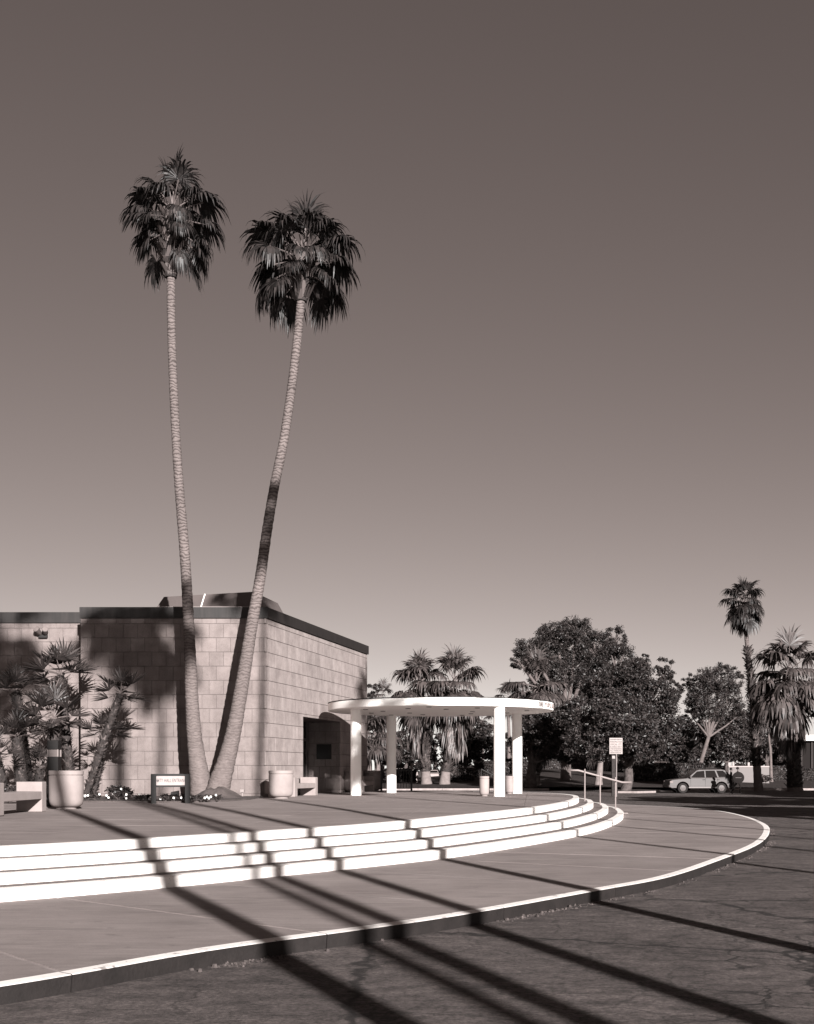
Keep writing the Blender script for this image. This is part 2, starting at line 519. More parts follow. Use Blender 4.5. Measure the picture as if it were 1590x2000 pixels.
M['chrome'] = plain_mat('chrome', 0.12, 0.5, 0.3, 0.0)
M['lamp_lens'] = plain_mat('lamp_lens', 0.3, 0.1, 0.5)
M['skin'] = plain_mat('skin', 0.18, 0.6)
M['cloth_dark'] = plain_mat('dark_cloth', 0.02, 0.9, 0.1)
M['cloth_mid'] = plain_mat('mid_cloth', 0.07, 0.9, 0.1)
M['hair'] = plain_mat('hair', 0.015, 0.8, 0.2)
M['ground'] = grain_mat('ground', 0.10, 0.3, 0.05, 2, 0.95, 0.2, 0.05)

# ------------------------------------------------------------------ ground and road
Z_WALK, Z_PLAZA = 0.14, 0.74
def sstep(t):
    t = max(0.0, min(1.0, t)); return t * t * (3 - 2 * t)
def plaza_z(x, y):                      # the plaza falls 6 cm towards the near steps
    return Z_PLAZA - 0.06 * (1 - sstep((y - 16.0) / 14.0))
def rise(k, y):                         # height of step k's top above the pavement
    return 0.15 + k * (0.13 + 0.02 * sstep((y - 16.0) / 14.0))
b = MB(); b.quad((-2500, -800, -0.06), (2500, -800, -0.06), (2500, 4500, -0.06), (-2500, 4500, -0.06))
tag(b.build('ground', 'ground'), kind='structure')
b = MB(); b.quad((-90, -70, 0), (110, -70, 0), (110, 104, 0), (-90, 104, 0))
tag(b.build('road', 'asphalt'), kind='structure')

def lawn_z(x, y):
    r = 0.13
    a = math.exp(-(((x - 17) / 16) ** 2 + ((y - 142) / 24) ** 2))
    return r + 1.55 * a + 0.05 * sin(x * 0.11) + 0.15 * max(0, min(1, (y - 103) / 60))

def lawn_sheet(x0, x1, y0, y1, nx, ny):
    b = MB()
    for j in range(ny + 1):
        for i in range(nx + 1):
            x = x0 + (x1 - x0) * i / nx; y = y0 + (y1 - y0) * j / ny
            b.v.append((x, y, lawn_z(x, y)))
    for j in range(ny):
        for i in range(nx):
            a = j * (nx + 1) + i
            b.f.append((a, a + 1, a + nx + 2, a + nx + 1)); b.m.append(0)
    return b
tag(lawn_sheet(-70, 95, 102.2, 260, 66, 60).build('lawn', 'grass', smooth=True), kind='structure')

# ------------------------------------------------------------------ kerb, pavement, steps, plaza
K = smooth2(spline([(-24, -5), (-12, 1.0), (-6, 5.6), (-2.9, 8.6), (-1.73, 10.3), (-0.05, 12.1), (0.76, 13.1), (2.6, 15.7), (3.63, 17.15),
            (5.6, 21.2), (7.4, 25.3), (9.1, 30.2), (10.3, 34.5), (11.5, 41), (11.95, 46.6), (11.3, 51), (9.7, 54.6), (7.3, 58.2), (3.5, 61.5), (-4, 64)], 0.24), 6)
S0 = smooth2(spline([(-25, 3), (-14, 7.5), (-8, 11.4), (-4.76, 14.08), (-3.15, 15.8), (-1.8, 17.6), (-0.04, 20), (0.82, 21.3),
             (4.06, 28.3), (5.56, 32.9), (6.9, 38.4), (7.6, 42.6), (7.95, 46.2), (7.6, 50), (6.2, 53.5), (3.5, 56.5), (0, 58.5), (-4, 60)], 0.24), 6)
nK = len(K)
kerb = empty('street_kerb', (0, 0, 0)); tag(kerb, kind='structure')
Kin = offset(K, 0.15); Kb = offset(K, 0.018)
joints = list(range(0, nK - 1, 12)) + [nK - 1]
for a, e in zip(joints, joints[1:]):
    if K[e].y < -1: continue
    b = MB()
    idx = list(range(a, e + 1))
    rows = []
    for q, i in enumerate(idx):
        t = (K[min(i + 1, nK - 1)] - K[max(i - 1, 0)]).normalized() * (0.006 if q == 0 else (-0.006 if q == len(idx) - 1 else 0))
        wob = 0.006 * noise.noise((K[i].x * 2.1, K[i].y * 2.1, 0.3))
        rows.append([(K[i].x + t.x - 0.012 + wob, K[i].y + t.y - 0.012, -0.04), (K[i].x + t.x + wob, K[i].y + t.y, 0.133), (Kb[i].x + t.x, Kb[i].y + t.y, 0.139), (Kin[i].x + t.x, Kin[i].y + t.y, 0.143), (Kin[i].x + t.x, Kin[i].y + t.y, -0.04)])
    for r in rows: b.v += r
    for q in range(len(rows) - 1):
        for k in range(4):
            i0 = q * 5 + k
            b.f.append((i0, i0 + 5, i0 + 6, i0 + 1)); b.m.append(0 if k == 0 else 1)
    b.f.append((0, 1, 2, 3, 4)); b.m.append(0)
    n0 = (len(rows) - 1) * 5
    b.f.append((n0 + 4, n0 + 3, n0 + 2, n0 + 1, n0)); b.m.append(0)
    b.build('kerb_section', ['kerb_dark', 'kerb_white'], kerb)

pav = empty('pavement', (0, 0, 0)); tag(pav, kind='structure')
def nearest(c, p, lo):
    best = lo; bd = 1e9
    for i in range(lo, len(c)):
        d = (c[i] - p).length
        if d < bd: bd = d; best = i
        elif d > bd + 6: break
    return best
Kp = offset(K, 0.152); S0o = offset(S0, -0.004)
lo = 0; sj = []
for a in joints:
    lo = nearest(S0, K[a], lo); sj.append(lo)
def slab(pts, z0, z1, mats, parent, name):
    b = MB(); b.prism(pts, z0, z1, 0, bottom=False)
    return b.build(name, mats, parent)
# joint bed under the slabs
b = MB(); b.prism([tuple(p) for p in Kp] + [tuple(p) for p in reversed(S0)], -0.03, Z_WALK - 0.006, bottom=False)
b.build('joint_bed', 'joint', pav)
def shrink(pts, d):
    """pull the two cross edges of a strip slab in by d"""
    return pts
for q, (a, e) in enumerate(zip(joints, joints[1:])):
    sa, se = sj[q], sj[q + 1]
    if K[e].y < -1 or se - sa < 2: continue
    kp = [Vector(p) for p in Kp[a:e + 1]]; sp = [Vector(p) for p in S0o[sa:se + 1]]
    g = 0.035 if q % 4 == 1 else 0.008
    for pts in (kp, sp):
        t0 = (pts[1] - pts[0]).normalized(); t1 = (pts[-1] - pts[-2]).normalized()
        pts[0] = pts[0] + t0 * g; pts[-1] = pts[-1] - t1 * g
    slab([tuple(p) for p in kp] + [tuple(p) for p in reversed(sp)], 0.02, Z_WALK, 'concrete', pav, 'slab')

TR = lambda t: 0.54 - 0.04 * max(0, min(1, (t - 0.3) / 0.35))
RISE = 0.15
steps = empty('entrance_steps', (S0[60].x, S0[60].y, Z_WALK))
tag(steps, 'four broad curved steps with white painted edges up to the plaza', 'steps')
inv = -Vector((S0[60].x, S0[60].y, Z_WALK))
def shifted(b):
    b.v = [(v[0] + inv.x, v[1] + inv.y, v[2] + inv.z) for v in b.v]; return b
C = []
for k in range(4):
    C.append(smooth2(offset(S0, lambda t, k=k: k * TR(t)), 4))
for k in range(4):
    c = C[k]; ci = offset(c, 0.2); cb = offset(c, 0.012)
    n = len(c); cut = list(range(0, n - 1, 14 + k % 2)) + [n - 1]
    for a, e in zip(cut, cut[1:]):
        if e - a < 2: continue
        b = MB(); rows = []
        ids = list(range(a, e + 1))
        for q, i in enumerate(ids):
            t = (c[min(i + 1, n - 1)] - c[max(i - 1, 0)]).normalized() * (0.003 if q == 0 else (-0.003 if q == len(ids) - 1 else 0))
            w = 0.004 * noise.noise((c[i].x * 3, c[i].y * 3, k))
            zt = Z_WALK + rise(k, c[i].y)
            rows.append([(c[i].x + t.x, c[i].y + t.y, zt - RISE - 0.03), (c[i].x + t.x, c[i].y + t.y, zt - 0.014 + w), (cb[i].x + t.x, cb[i].y + t.y, zt + w * 0.5), (ci[i].x + t.x, ci[i].y + t.y, zt + 0.002), (ci[i].x + t.x, ci[i].y + t.y, zt - RISE - 0.03)])
        for r in rows: b.v += r
        for q in range(len(rows) - 1):
            for j in range(4):
                i0 = q * 5 + j
                b.f.append((i0, i0 + 5, i0 + 6, i0 + 1)); b.m.append(0)
        b.f.append((0, 1, 2, 3, 4)); b.m.append(0)
        n0 = (len(rows) - 1) * 5
        b.f.append((n0 + 4, n0 + 3, n0 + 2, n0 + 1, n0)); b.m.append(0)
        shifted(b).build('step_edge', 'white_paint', steps)
    if k < 3:
        co = offset(C[k + 1], 0.01); ca = offset(c, 0.2)
        b = MB()
        for i in range(n - 1):
            z0 = Z_WALK + rise(k, c[i].y) - 0.002; z1 = Z_WALK + rise(k, c[i + 1].y) - 0.002
            b.quad((ca[i].x, ca[i].y, z0), (ca[i + 1].x, ca[i + 1].y, z1), (co[i + 1].x, co[i + 1].y, z1), (co[i].x, co[i].y, z0))
        shifted(b).build('tread', 'tread', steps)

# plaza slabs
plaza = empty('plaza', (0, 0, 0)); tag(plaza, kind='structure')
P_in = offset(C[3], 0.2)
ppoly = [tuple(p) for p in P_in if p.x > -26] + [(-26, 60)]
ppoly = ppoly if ppoly[0][0] > -26.5 else ppoly
def bed_prism(pts, z0, dz):
    b = MB(); n = len(pts)
    b.v += [(p[0], p[1], z0) for p in pts] + [(p[0], p[1], plaza_z(p[0], p[1]) + dz) for p in pts]
    for j in range(n):
        k = (j + 1) % n
        b.f.append((j, k, n + k, n + j)); b.m.append(0)
    b.f.append(tuple(n + j for j in range(n))); b.m.append(0)
    return b
def clip(poly, nx, ny, d):
    out = []
    for i in range(len(poly)):
        p, q = poly[i], poly[(i + 1) % len(poly)]
        dp = nx * p[0] + ny * p[1] - d; dq = nx * q[0] + ny * q[1] - d
        if dp >= 0: out.append(p)
        if (dp >= 0) != (dq >= 0):
            t = dp / (dp - dq); out.append((p[0] + (q[0] - p[0]) * t, p[1] + (q[1] - p[1]) * t))
    return out
th = radians(6.0); ux, uy = cos(th), -sin(th); vx, vy = sin(th), cos(th)   # u across, v away from the camera
GU, GV, g = 2.45, 2.2, 0.008
JB = MB()
def inside_building(x, y): return y > 43.5 and x < -6
def area(p): return 0.5 * abs(sum(p[i][0] * p[(i + 1) % len(p)][1] - p[(i + 1) % len(p)][0] * p[i][1] for i in range(len(p))))
for iu in range(-16, 8):
    for iv in range(0, 31):
        u0 = iu * GU - 2.7 - 2.45 * 0; v0 = iv * GV + 1.0
        q = clip(ppoly, ux, uy, u0 + g); 
        if len(q) > 2: q = clip(q, -ux, -uy, -(u0 + GU - g))
        if len(q) > 2: q = clip(q, vx, vy, v0 + g)
        if len(q) > 2: q = clip(q, -vx, -vy, -(v0 + GV - g))
        if len(q) < 3 or area(q) < 0.02: continue
        cx = sum(p[0] for p in q) / len(q); cy = sum(p[1] for p in q) / len(q)
        if inside_building(cx, cy): continue
        dz = random.uniform(-0.0012, 0.0012)
        bed_prism(q, plaza_z(cx, cy) - 0.05, dz).build('slab', 'concrete', plaza)
        q2 = clip(ppoly, ux, uy, u0)
        q2 = clip(q2, -ux, -uy, -(u0 + GU)); q2 = clip(q2, vx, vy, v0); q2 = clip(q2, -vx, -vy, -(v0 + GV))
        if len(q2) > 2: JB.poly([(p[0], p[1], plaza_z(p[0], p[1]) - 0.008) for p in q2])
JB.build('joint_bed', 'joint', plaza)

# loose rubble in the gutter
b = MB(); rr = random.Random(5)
Ko = offset(K, -0.05)
for i in range(0, nK):
    if K[i].y < 6 or K[i].y > 40: continue
    dens = noise.noise((K[i].x * 0.6, K[i].y * 0.6, 4.0)) + 0.25
    for q in range(int(34 * max(0, dens))):
        p = Ko[i]; d = abs(rr.gauss(0, 0.055)) - 0.02; t = (K[min(i + 1, nK - 1)] - K[i - 1]).normalized()
        x = p.x + t.y * d + rr.uniform(-.12, .12) * t.x; y = p.y - t.x * d + rr.uniform(-.12, .12) * t.y
        s = rr.choice([0.004, 0.005, 0.006, 0.008, 0.008, 0.011, 0.022]) * rr.uniform(0.7, 1.4)
        a = rr.uniform(0, 6.28); h = s * rr.uniform(0.5, 1.1)
        pts = [(x + s * cos(a + k * 1.57) * rr.uniform(.7, 1.2), y + s * sin(a + k * 1.57) * rr.uniform(.7, 1.2)) for k in range(4)]
        tp = [(x + (px_ - x) * 0.6, y + (py_ - y) * 0.6, h) for px_, py_ in pts]
        b.hexa([(px_, py_, -0.003) for px_, py_ in pts] + tp)
tag(b.build('gutter_rubble', 'rubble'), 'crumbled stones and grit lying in the gutter along the kerb', 'rubble', kind='stuff')

# ------------------------------------------------------------------ council building
TH = atan2(0.2362, 1.0)
CX, CY = -4.915, 42.0
U = Vector((sin(TH), cos(TH), 0)); N = Vector((cos(TH), -sin(TH), 0))
ZF0, ZF1 = 7.0, 7.38
COURSE = 0.495
XL = -11.40
house = empty('council_building', (CX, CY, Z_PLAZA))
tag(house, 'block council building with dark roof band and smooth side wall beside the round canopy', 'building')
H0 = Vector((CX, CY, Z_PLAZA))
def local(b, o):
    b.v = [(v[0] - o.x, v[1] - o.y, v[2] - o.z) for v in b.v]; return b
_blk = {}
def block_mesh(w, h, mat, d=0.05, c=0.007):
    key = (round(w, 2), round(h, 2), mat)
    if key not in _blk:
        b = MB(); b.cbox(-key[0] / 2, key[0] / 2, 0, d, -key[1] / 2, key[1] / 2, c)
        _blk[key] = b.mesh('block', mat)
    return _blk[key]
def lay_blocks(parent, o, org, along, rz, length, z_first, nrow, bw, mat, zmin, gap=0.011, vgap=None, skip=None, stagger=0.5, rj=0.004, ends=None, limit=None, ztop=ZF0 - 0.01):
    """o: world origin of the parent; blocks stand on the line org + along * s"""
    cnt = 0; later = MB()
    for r in range(-1, nrow):
        zt = z_first - r * COURSE; zb = zt - COURSE
        zt = min(zt, ztop); zb = max(zb, zmin)
        if zt - zb < 0.06: continue
        s = -bw * (stagger if r % 2 else 0.0)
        while s < length - 0.02:
            a = max(s, 0); e = min(s + bw, length); s += bw
            if ends: a, e = ends(a, e, r, length)
            if e - a < 0.05: continue
            parts = [(a, e, zb, zt)]
            if skip: parts = skip(a, e, zb, zt)
            for (pa, pe, pb, pt) in parts:
                w = pe - pa - (gap if vgap is None else vgap); h = pt - pb - gap
                if w < 0.03 or h < 0.03: continue
                p = org + along * ((pa + pe) / 2) + Vector((0, 0, (pb + pt) / 2))
                nn = Vector((sin(rz), -cos(rz), 0))
                p = p + nn * random.uniform(-rj, rj)
                if limit is not None and cnt >= limit:
                    mat4 = Matrix.Translation(p - o) @ Matrix.Rotation(rz, 4, 'Z')
                    later.cbox(-w / 2, w / 2, 0, 0.05, -h / 2, h / 2, 0.007, 0, mat4)
                    continue
                obj('block', block_mesh(w, h, mat), parent, p - o, (0, 0, rz)); cnt += 1
    return cnt, later

# front wall
fw = local_b = MB()
fw.box(XL + 0.01, CX - 0.02, CY + 0.018, CY + 0.3, Z_PLAZA - 0.1, ZF1 - 0.02)
front = local(fw, H0).build('front_wall', 'mortar', house)
def front_ends(a, e, r, L):
    if abs(e - L) < 1e-6: e = L + (0.07 if r % 2 == 0 else -0.03)
    return a, e
lay_blocks(front, H0, Vector((XL, CY, 0)), Vector((1, 0, 0)), 0.0, CX - XL, 6.807, 14, 0.4989, 'front_block', Z_PLAZA + 0.0, ends=front_ends)
# side wall
SL = 13.46; S_A, S_B, Z_D = 4.11, 9.15, 3.735
def sw(s, d, z): return (CX + U.x * s + N.x * d, CY + U.y * s + N.y * d, z)
def wall_box(b, s0, s1, d0, d1, z0, z1, m=0):
    b.hexa([sw(s0, d1, z0), sw(s1, d1, z0), sw(s1, d0, z0), sw(s0, d0, z0), sw(s0, d1, z1), sw(s1, d1, z1), sw(s1, d0, z1), sw(s0, d0, z1)][::1], m)
b = MB()
wall_box(b, 0.10, S_A - 0.01, -0.30, -0.018, Z_PLAZA - 0.1, ZF1 - 0.03)
wall_box(b, S_B + 0.01, SL - 0.01, -0.30, -0.018, Z_PLAZA - 0.1, ZF1 - 0.03)
wall_box(b, S_A - 0.009, S_B + 0.009, -0.30, -0.018, Z_D + 0.02, ZF1 - 0.031)
side = local(b, H0).build('side_wall', 'mortar', house)
def side_skip(a, e, zb, zt):
    out = []
    if zb >= Z_D - 0.02 or e <= S_A or a >= S_B: return [(a, e, zb, zt)]
    if a < S_A: out.append((a, S_A, zb, min(zt, 99)))
    if e > S_B: out.append((S_B, e, zb, zt))
    if zt > Z_D + 0.05: out.append((max(a, S_A), min(e, S_B), Z_D, zt))
    return out
def side_ends(a, e, r, L):
    if a == 0: a = -0.07 if r % 2 else 0.03
    return a, e
rz_side = atan2(U.y, U.x)
cnt, later = lay_blocks(side, H0, Vector((CX, CY, 0)), U, rz_side, SL, 6.807, 14, 0.9614, 'side_block', Z_PLAZA, skip=side_skip, ends=side_ends, rj=0.002, limit=140, gap=0.015, vgap=0.004)
if later.f:
    o = later.build('block_courses', 'side_block', side); o['kind'] = 'stuff'
# entrance recess
DEP = 1.42
b = MB()
wall_box(b, S_B + 0.02, S_B + 0.3, -DEP - 0.3, -0.31, Z_PLAZA - 0.1, Z_D + 0.3)     # far jamb core
wall_box(b, S_A - 0.3, S_A, -DEP - 0.3, -0.31, Z_PLAZA - 0.1, Z_D + 0.3)
wall_box(b, S_A - 0.299, S_B + 0.299, -DEP - 0.55, -DEP - 0.301, Z_PLAZA - 0.1, Z_D + 0.3)
rec = local(b, H0).build('entrance_recess', 'mortar', house)
jorg = Vector(sw(S_B + 0.002, 0, 0)) + N * 0.0
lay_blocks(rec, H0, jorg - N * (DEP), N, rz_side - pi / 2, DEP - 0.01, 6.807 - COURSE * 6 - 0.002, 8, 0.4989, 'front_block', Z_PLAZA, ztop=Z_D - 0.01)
b = MB(); wall_box(b, S_A, S_B, -DEP - 0.3, -0.05, Z_D + 0.0, Z_D + 0.019)
local(b, H0).build('soffit', 'roof_grey', house)
# doors on the back of the recess
drs = MB(); wall_box(drs, S_A + 0.02, S_B - 0.02, -DEP - 0.30, -DEP - 0.08, Z_PLAZA, Z_D - 0.01)
dr = local(drs, H0).build('door', 'glass_dark', house)
fr = MB()
for s in (S_A + 0.1, S_A + 1.3, S_A + 2.5, S_A + 3.7, S_B - 0.1):
    wall_box(fr, s - 0.035, s + 0.035, -DEP - 0.079, -DEP - 0.03, Z_PLAZA, Z_D - 0.02)
wall_box(fr, S_A + 0.03, S_B - 0.03, -DEP - 0.078, -DEP - 0.031, Z_PLAZA + 2.2, Z_PLAZA + 2.3)
local(fr, H0).build('door_frame', 'band', dr)
# plaque in the recess
pq = MB(); wall_box(pq, S_B - 0.045, S_B - 0.012, -1.05, -0.40, Z_PLAZA + 1.42, Z_PLAZA + 2.06)
local(pq, H0).build('notice_board', 'black_metal', house)
# roof band
b = MB(); b.box(XL - 0.02, CX + 0.05, CY - 0.06, CY + 0.017, ZF0, ZF1); local(b, H0).build('roof_band', 'fascia', house)
b = MB(); wall_box(b, -0.03, SL + 0.05, -0.017, 0.06, ZF0 + 0.001, ZF1 - 0.001); local(b, H0).build('roof_band', 'fascia', house)
for x0 in (-9.6, -7.5):
    pass
rp = [(XL, CY + 0.05), (CX - 0.05, CY + 0.05), sw(SL - 0.05, -0.05, 0)[:2], (XL, 57.5)]
b = MB(); b.prism(rp, ZF1 - 0.2, ZF1 - 0.06); local(b, H0).build('roof', 'roof_grey', house)
e2 = sw(SL, 0, 0)
b = MB(); b.prism([(e2[0] - 0.3, e2[1] - 0.05), (e2[0] - 0.02, e2[1] - 0.02), (XL + 0.3, 57.6), (XL, 57.3)], Z_PLAZA - 0.1, ZF1 - 0.21); local(b, H0).build('rear_wall', 'side_block', house)
b = MB(); b.box(XL + 0.0, XL + 0.28, CY + 0.31, 57.3, Z_PLAZA - 0.1, ZF1 - 0.21); local(b, H0).build('rear_wall', 'side_block', house)
# sloped plant enclosure on the roof
pt = [Vector((-9.15, 45.3, 8.22)), Vector((-5.62, 44.0, 8.22)), Vector((-5.05, 47.0, 8.22)), Vector((-8.6, 48.5, 8.22))]
pb = [Vector((-9.75, 44.9, 7.2)), Vector((-5.35, 43.2, 7.2)), Vector((-4.5, 47.4, 7.2)), Vector((-8.9, 49.3, 7.2))]
b = MB(); b.hexa([tuple(p) for p in pb] + [tuple(p) for p in pt])
enc = local(b, H0).build('roof_enclosure', 'roof_grey', house)
b = MB()
a0 = pb[0].lerp(pb[1], 0.47); a1 = pt[0].lerp(pt[1], 0.47); nn = Vector((-0.35, -0.93, 0.2)) * 0.03
b.tube([a0 + nn, a1 + nn], 0.025, 6); local(b, H0).build('seam_strip', 'white_paint', enc)
b = MB(); b.box(-8.6, -5.5, CY - 0.03, CY + 0.05, ZF1 + 0.002, ZF1 + 0.02); local(b, H0).build('flashing', 'pale_metal', house)

# lower wing to the left
WY = 43.35
wing = empty('building_wing', (-14.5, WY, Z_PLAZA))
tag(wing, 'set-back block wing behind the cluster of small fan palms', 'building')
W0 = Vector((-14.5, WY, Z_PLAZA))
b = MB(); b.box(-26, XL - 0.002, WY + 0.018, WY + 0.3, Z_PLAZA - 0.1, ZF1 - 0.02)
ww = local(b, W0).build('front_wall', 'mortar', wing)
lay_blocks(ww, W0, Vector((XL - 14 * 0.4989, WY, 0)), Vector((1, 0, 0)), 0.0, 14 * 0.4989, 6.807, 14, 0.4989, 'front_block', Z_PLAZA)
b = MB(); b.box(-26, XL - 0.03, WY - 0.06, WY + 0.016, ZF0, ZF1); local(b, W0).build('roof_band', 'fascia', wing)
b = MB(); b.box(-26, XL - 0.03, WY + 0.05, 57, ZF1 - 0.2, ZF1 - 0.06); local(b, W0).build('roof', 'roof_grey', wing)
b = MB(); b.box(-26, XL - 0.05, 56.7, 57, 0, ZF1 - 0.21); local(b, W0).build('rear_wall', 'side_block', wing)
b = MB(); b.lathe([(0.75, 0), (0.75, 0.1), (0.6, 0.16)], (0, 0, 0), 20); rv = b.build('roof_vent', 'fascia', wing, loc=Vector((-13.2, 44.8, ZF1 - 0.07)) - W0)

# flood lamp on the wing
fl = empty('flood_lamp', at(85, 1240, WY - 0.02)); tag(fl, 'twin flood lamp high on the set-back wing wall', 'lamp')
b = MB(); b.cbox(-0.16, 0.16, -0.10, 0.0, -0.12, 0.0, 0.01); b.build('mount', 'black_metal', fl)
for sx in (-1, 1):
    b = MB(); p0 = Vector((sx * 0.08, -0.06, 0.0)); p1 = Vector((sx * 0.16 - 0.02, -0.28, 0.17)); 
    b.tube([p0, p0.lerp(p1, 0.35), p1], [0.045, 0.09, 0.12], 12); sh = b.build('lamp_head', 'band', fl, autosmooth=50)
    b = MB(); dd = (p1 - p0).normalized(); b.tube([p1 + dd * 0.001, p1 + dd * 0.012], [0.105, 0.1], 12); b.build('lens', 'lamp_lens', sh)

# ------------------------------------------------------------------ round canopy
CC = Vector((1.315, 47.3, Z_PLAZA)); CR = 4.41; ZB, ZT = 4.0, 4.28
can = empty('round_canopy', CC); tag(can, 'white round canopy on four white columns in front of the entrance', 'canopy')
b = MB(); b.lathe([(CR - 0.02, ZB - Z_PLAZA), (CR, ZB - Z_PLAZA + 0.02), (CR, ZT - Z_PLAZA), (CR - 0.05, ZT - Z_PLAZA + 0.012)], (0, 0, 0), 128)
disc = b.build('canopy_disc', 'stucco', can, autosmooth=30)
b = MB(); b.lathe([(CR - 0.03, 0), (CR + 0.012, 0.004), (CR + 0.012, 0.026), (CR - 0.1, 0.03)], (0, 0, ZT - Z_PLAZA + 0.013), 128); b.build('edge_flashing', 'black_metal', disc, autosmooth=30)
for k in range(16):
    a = k * 2.399; r = 0.75 + 2.9 * sqrt((k + 0.5) / 16)
    b = MB(); b.lathe([(0.085, -0.018), (0.10, -0.012), (0.10, 0.004)], (0, 0, 0), 14)
    b.build('downlight', 'black_metal', disc, loc=(r * cos(a), r * sin(a), ZB - Z_PLAZA))
for i, (x, y) in enumerate(((-1.935, 45.6), (-0.66, 50.8), (3.35, 43.7), (4.51, 49.3))):
    b = MB()
    prof = [(0.207, 0.0), (0.205, 0.03)] + [(0.205 + 0.0015 * sin(z * 3 + i), z) for z in (0.8, 1.6, 2.4)] + [(0.205, ZB - Z_PLAZA + 0.01)]
    b.lathe(prof, (0, 0, 0), 40); b.build('column', 'stucco', can, loc=Vector((x, y, Z_PLAZA)) - CC, autosmooth=40)
# raised lettering round the rim
words = 'THE PEOPLE ARE THE CITY'
phi = radians(-36.5); lm = []
from_me = {}
for ch in words:
    adv = {' ': 0.10, 'I': 0.085}.get(ch, 0.145)
    if ch != ' ':
        if ch not in from_me: from_me[ch] = text_mesh(ch, 0.25, 0.012)
        me = from_me[ch]
        pm = phi + adv / 2 / CR
        mt = Matrix.Translation((CR * cos(pm), CR * sin(pm), (ZB + ZT) / 2 - Z_PLAZA)) @ Matrix.Rotation(pm + pi / 2, 4, 'Z') @ Matrix.Rotation(pi / 2, 4, 'X') @ Matrix.Translation((0, 0, 0.013)) @ Matrix.Scale(0.72, 4, (1, 0, 0))
        m2 = me.copy(); m2.transform(mt); m2.materials.clear(); m2.materials.append(M['letter_metal'])
        obj('letter', m2, disc)
    phi += adv / CR

# ------------------------------------------------------------------ palms
def fan_mesh(name, elev, petiole, R, nray, mat, rnd, droop=1.0, width=1.0, spread=150, stiff=False, curl=0.0, pw=0.018):
    """one fan frond, petiole leaving the origin along +X at the given elevation"""
    b = MB(); r = random.Random(rnd)
    e = radians(elev)
    fwd = Vector((cos(e), 0, sin(e))); lat = Vector((0, 1, 0))
    g = Vector((0, 0, -1))
    roll = r.uniform(-0.5, 0.5)
    pts = []
    for k in range(5):
        t = k / 4
        pts.append(fwd * petiole * t + g * 0.16 * petiole * t * t * droop * max(0.2, cos(e)))
    b.tube(pts, [pw * 1.6, pw * 1.2, pw, pw * 0.9, pw * 0.7], 4, 1, caps=False)
    hub = pts[-1]; fd = (pts[-1] - pts[-2]).normalized()
    lat = (lat + fd.cross(lat) * roll).normalized()
    ud = lat.cross(fd) * -1
    if ud.z < 0: ud = -ud
    n = 3 if stiff else 5
    for i in range(nray):
        a = radians(-spread + 2 * spread * (i + 0.5 + r.uniform(-.25, .25)) / nray)
        L = R * (0.74 + 0.28 * cos(a * 0.62)) * r.uniform(0.82, 1.08)
        fold = (0.35 if i % 2 else -0.15)
        d = (fd * cos(a) + lat * sin(a)).normalized()
        d = (d + ud * (0.34 * abs(sin(a * 0.5)) + 0.02 + curl)).normalized()
        side = (lat * cos(a) - fd * sin(a))
        w = width * L * 2 * sin(radians(spread / nray))
        p = hub.copy(); dirn = d.copy(); P = [p.copy()]; W = [0.006]
        hang = r.uniform(0.75, 1.3) * droop
        for k in range(1, n + 1):
            t = k / n
            if stiff: dirn = (dirn + g * 0.05 * t * droop + Vector((r.uniform(-.04, .04), r.uniform(-.04, .04), 0))).normalized()
            else:
                dirn = (dirn + g * (0.10, 0.42, 0.85, 1.2, 1.4)[k - 1] * hang).normalized()
            p = p + dirn * L / n; P.append(p.copy())
            W.append(w * ((0.30, 0.34, 0.02) if stiff else (0.26, 0.42, 0.26, 0.16, 0.02))[k - 1])
        for k in range(n):
            s = side + ud * fold
            b.quad(P[k] - s * W[k], P[k] + s * W[k], P[k + 1] + s * W[k + 1], P[k + 1] - s * W[k + 1])
    return b

def merged_fans(b, frs, meshes):
    """add copies of frond builders into one builder: list of (variant, az, scale, origin)"""
    for (vi, az, sc, org) in frs:
        src = meshes[vi]; c, s = cos(az) * sc, sin(az) * sc
        i0 = len(b.v)
        for v in src.v:
            b.v.append((v[0] * c - v[1] * s + org[0], v[0] * s + v[1] * c + org[1], v[2] * sc + org[2]))
        b.f += [tuple(i0 + k for k in f) for f in src.f]; b.m += src.m

def trunk_builder(path, radii, seg=0.14, n=14, ring=0.03, rnd=0):
    """ringed trunk along a 3D path"""
    r = random.Random(rnd)
    pts = [Vector(p) for p in path]; L = [0]
    for a, c in zip(pts, pts[1:]): L.append(L[-1] + (c - a).length)
    m = int(L[-1] / seg); P = []; Rr = []
    def cr(i, u):
        a = pts[max(i - 1, 0)]; q = pts[i]; c = pts[i + 1]; d = pts[min(i + 2, len(pts) - 1)]
        return 0.5 * ((2 * q) + (c - a) * u + (2 * a - 5 * q + 4 * c - d) * u * u + (-a + 3 * q - 3 * c + d) * u ** 3)
    for j in range(m + 1):
        t = L[-1] * j / m; k = 0
        while k < len(L) - 2 and L[k + 1] < t: k += 1
        u = (t - L[k]) / (L[k + 1] - L[k])
        P.append(cr(k, u)); R0 = radii[k] + (radii[k + 1] - radii[k]) * u
        Rr.append(R0 * (1 + (ring if j % 2 else -ring * 0.6) + r.uniform(-ring, ring) * 0.6))
    b = MB(); b.tube(P, Rr, n); return b, P, Rr

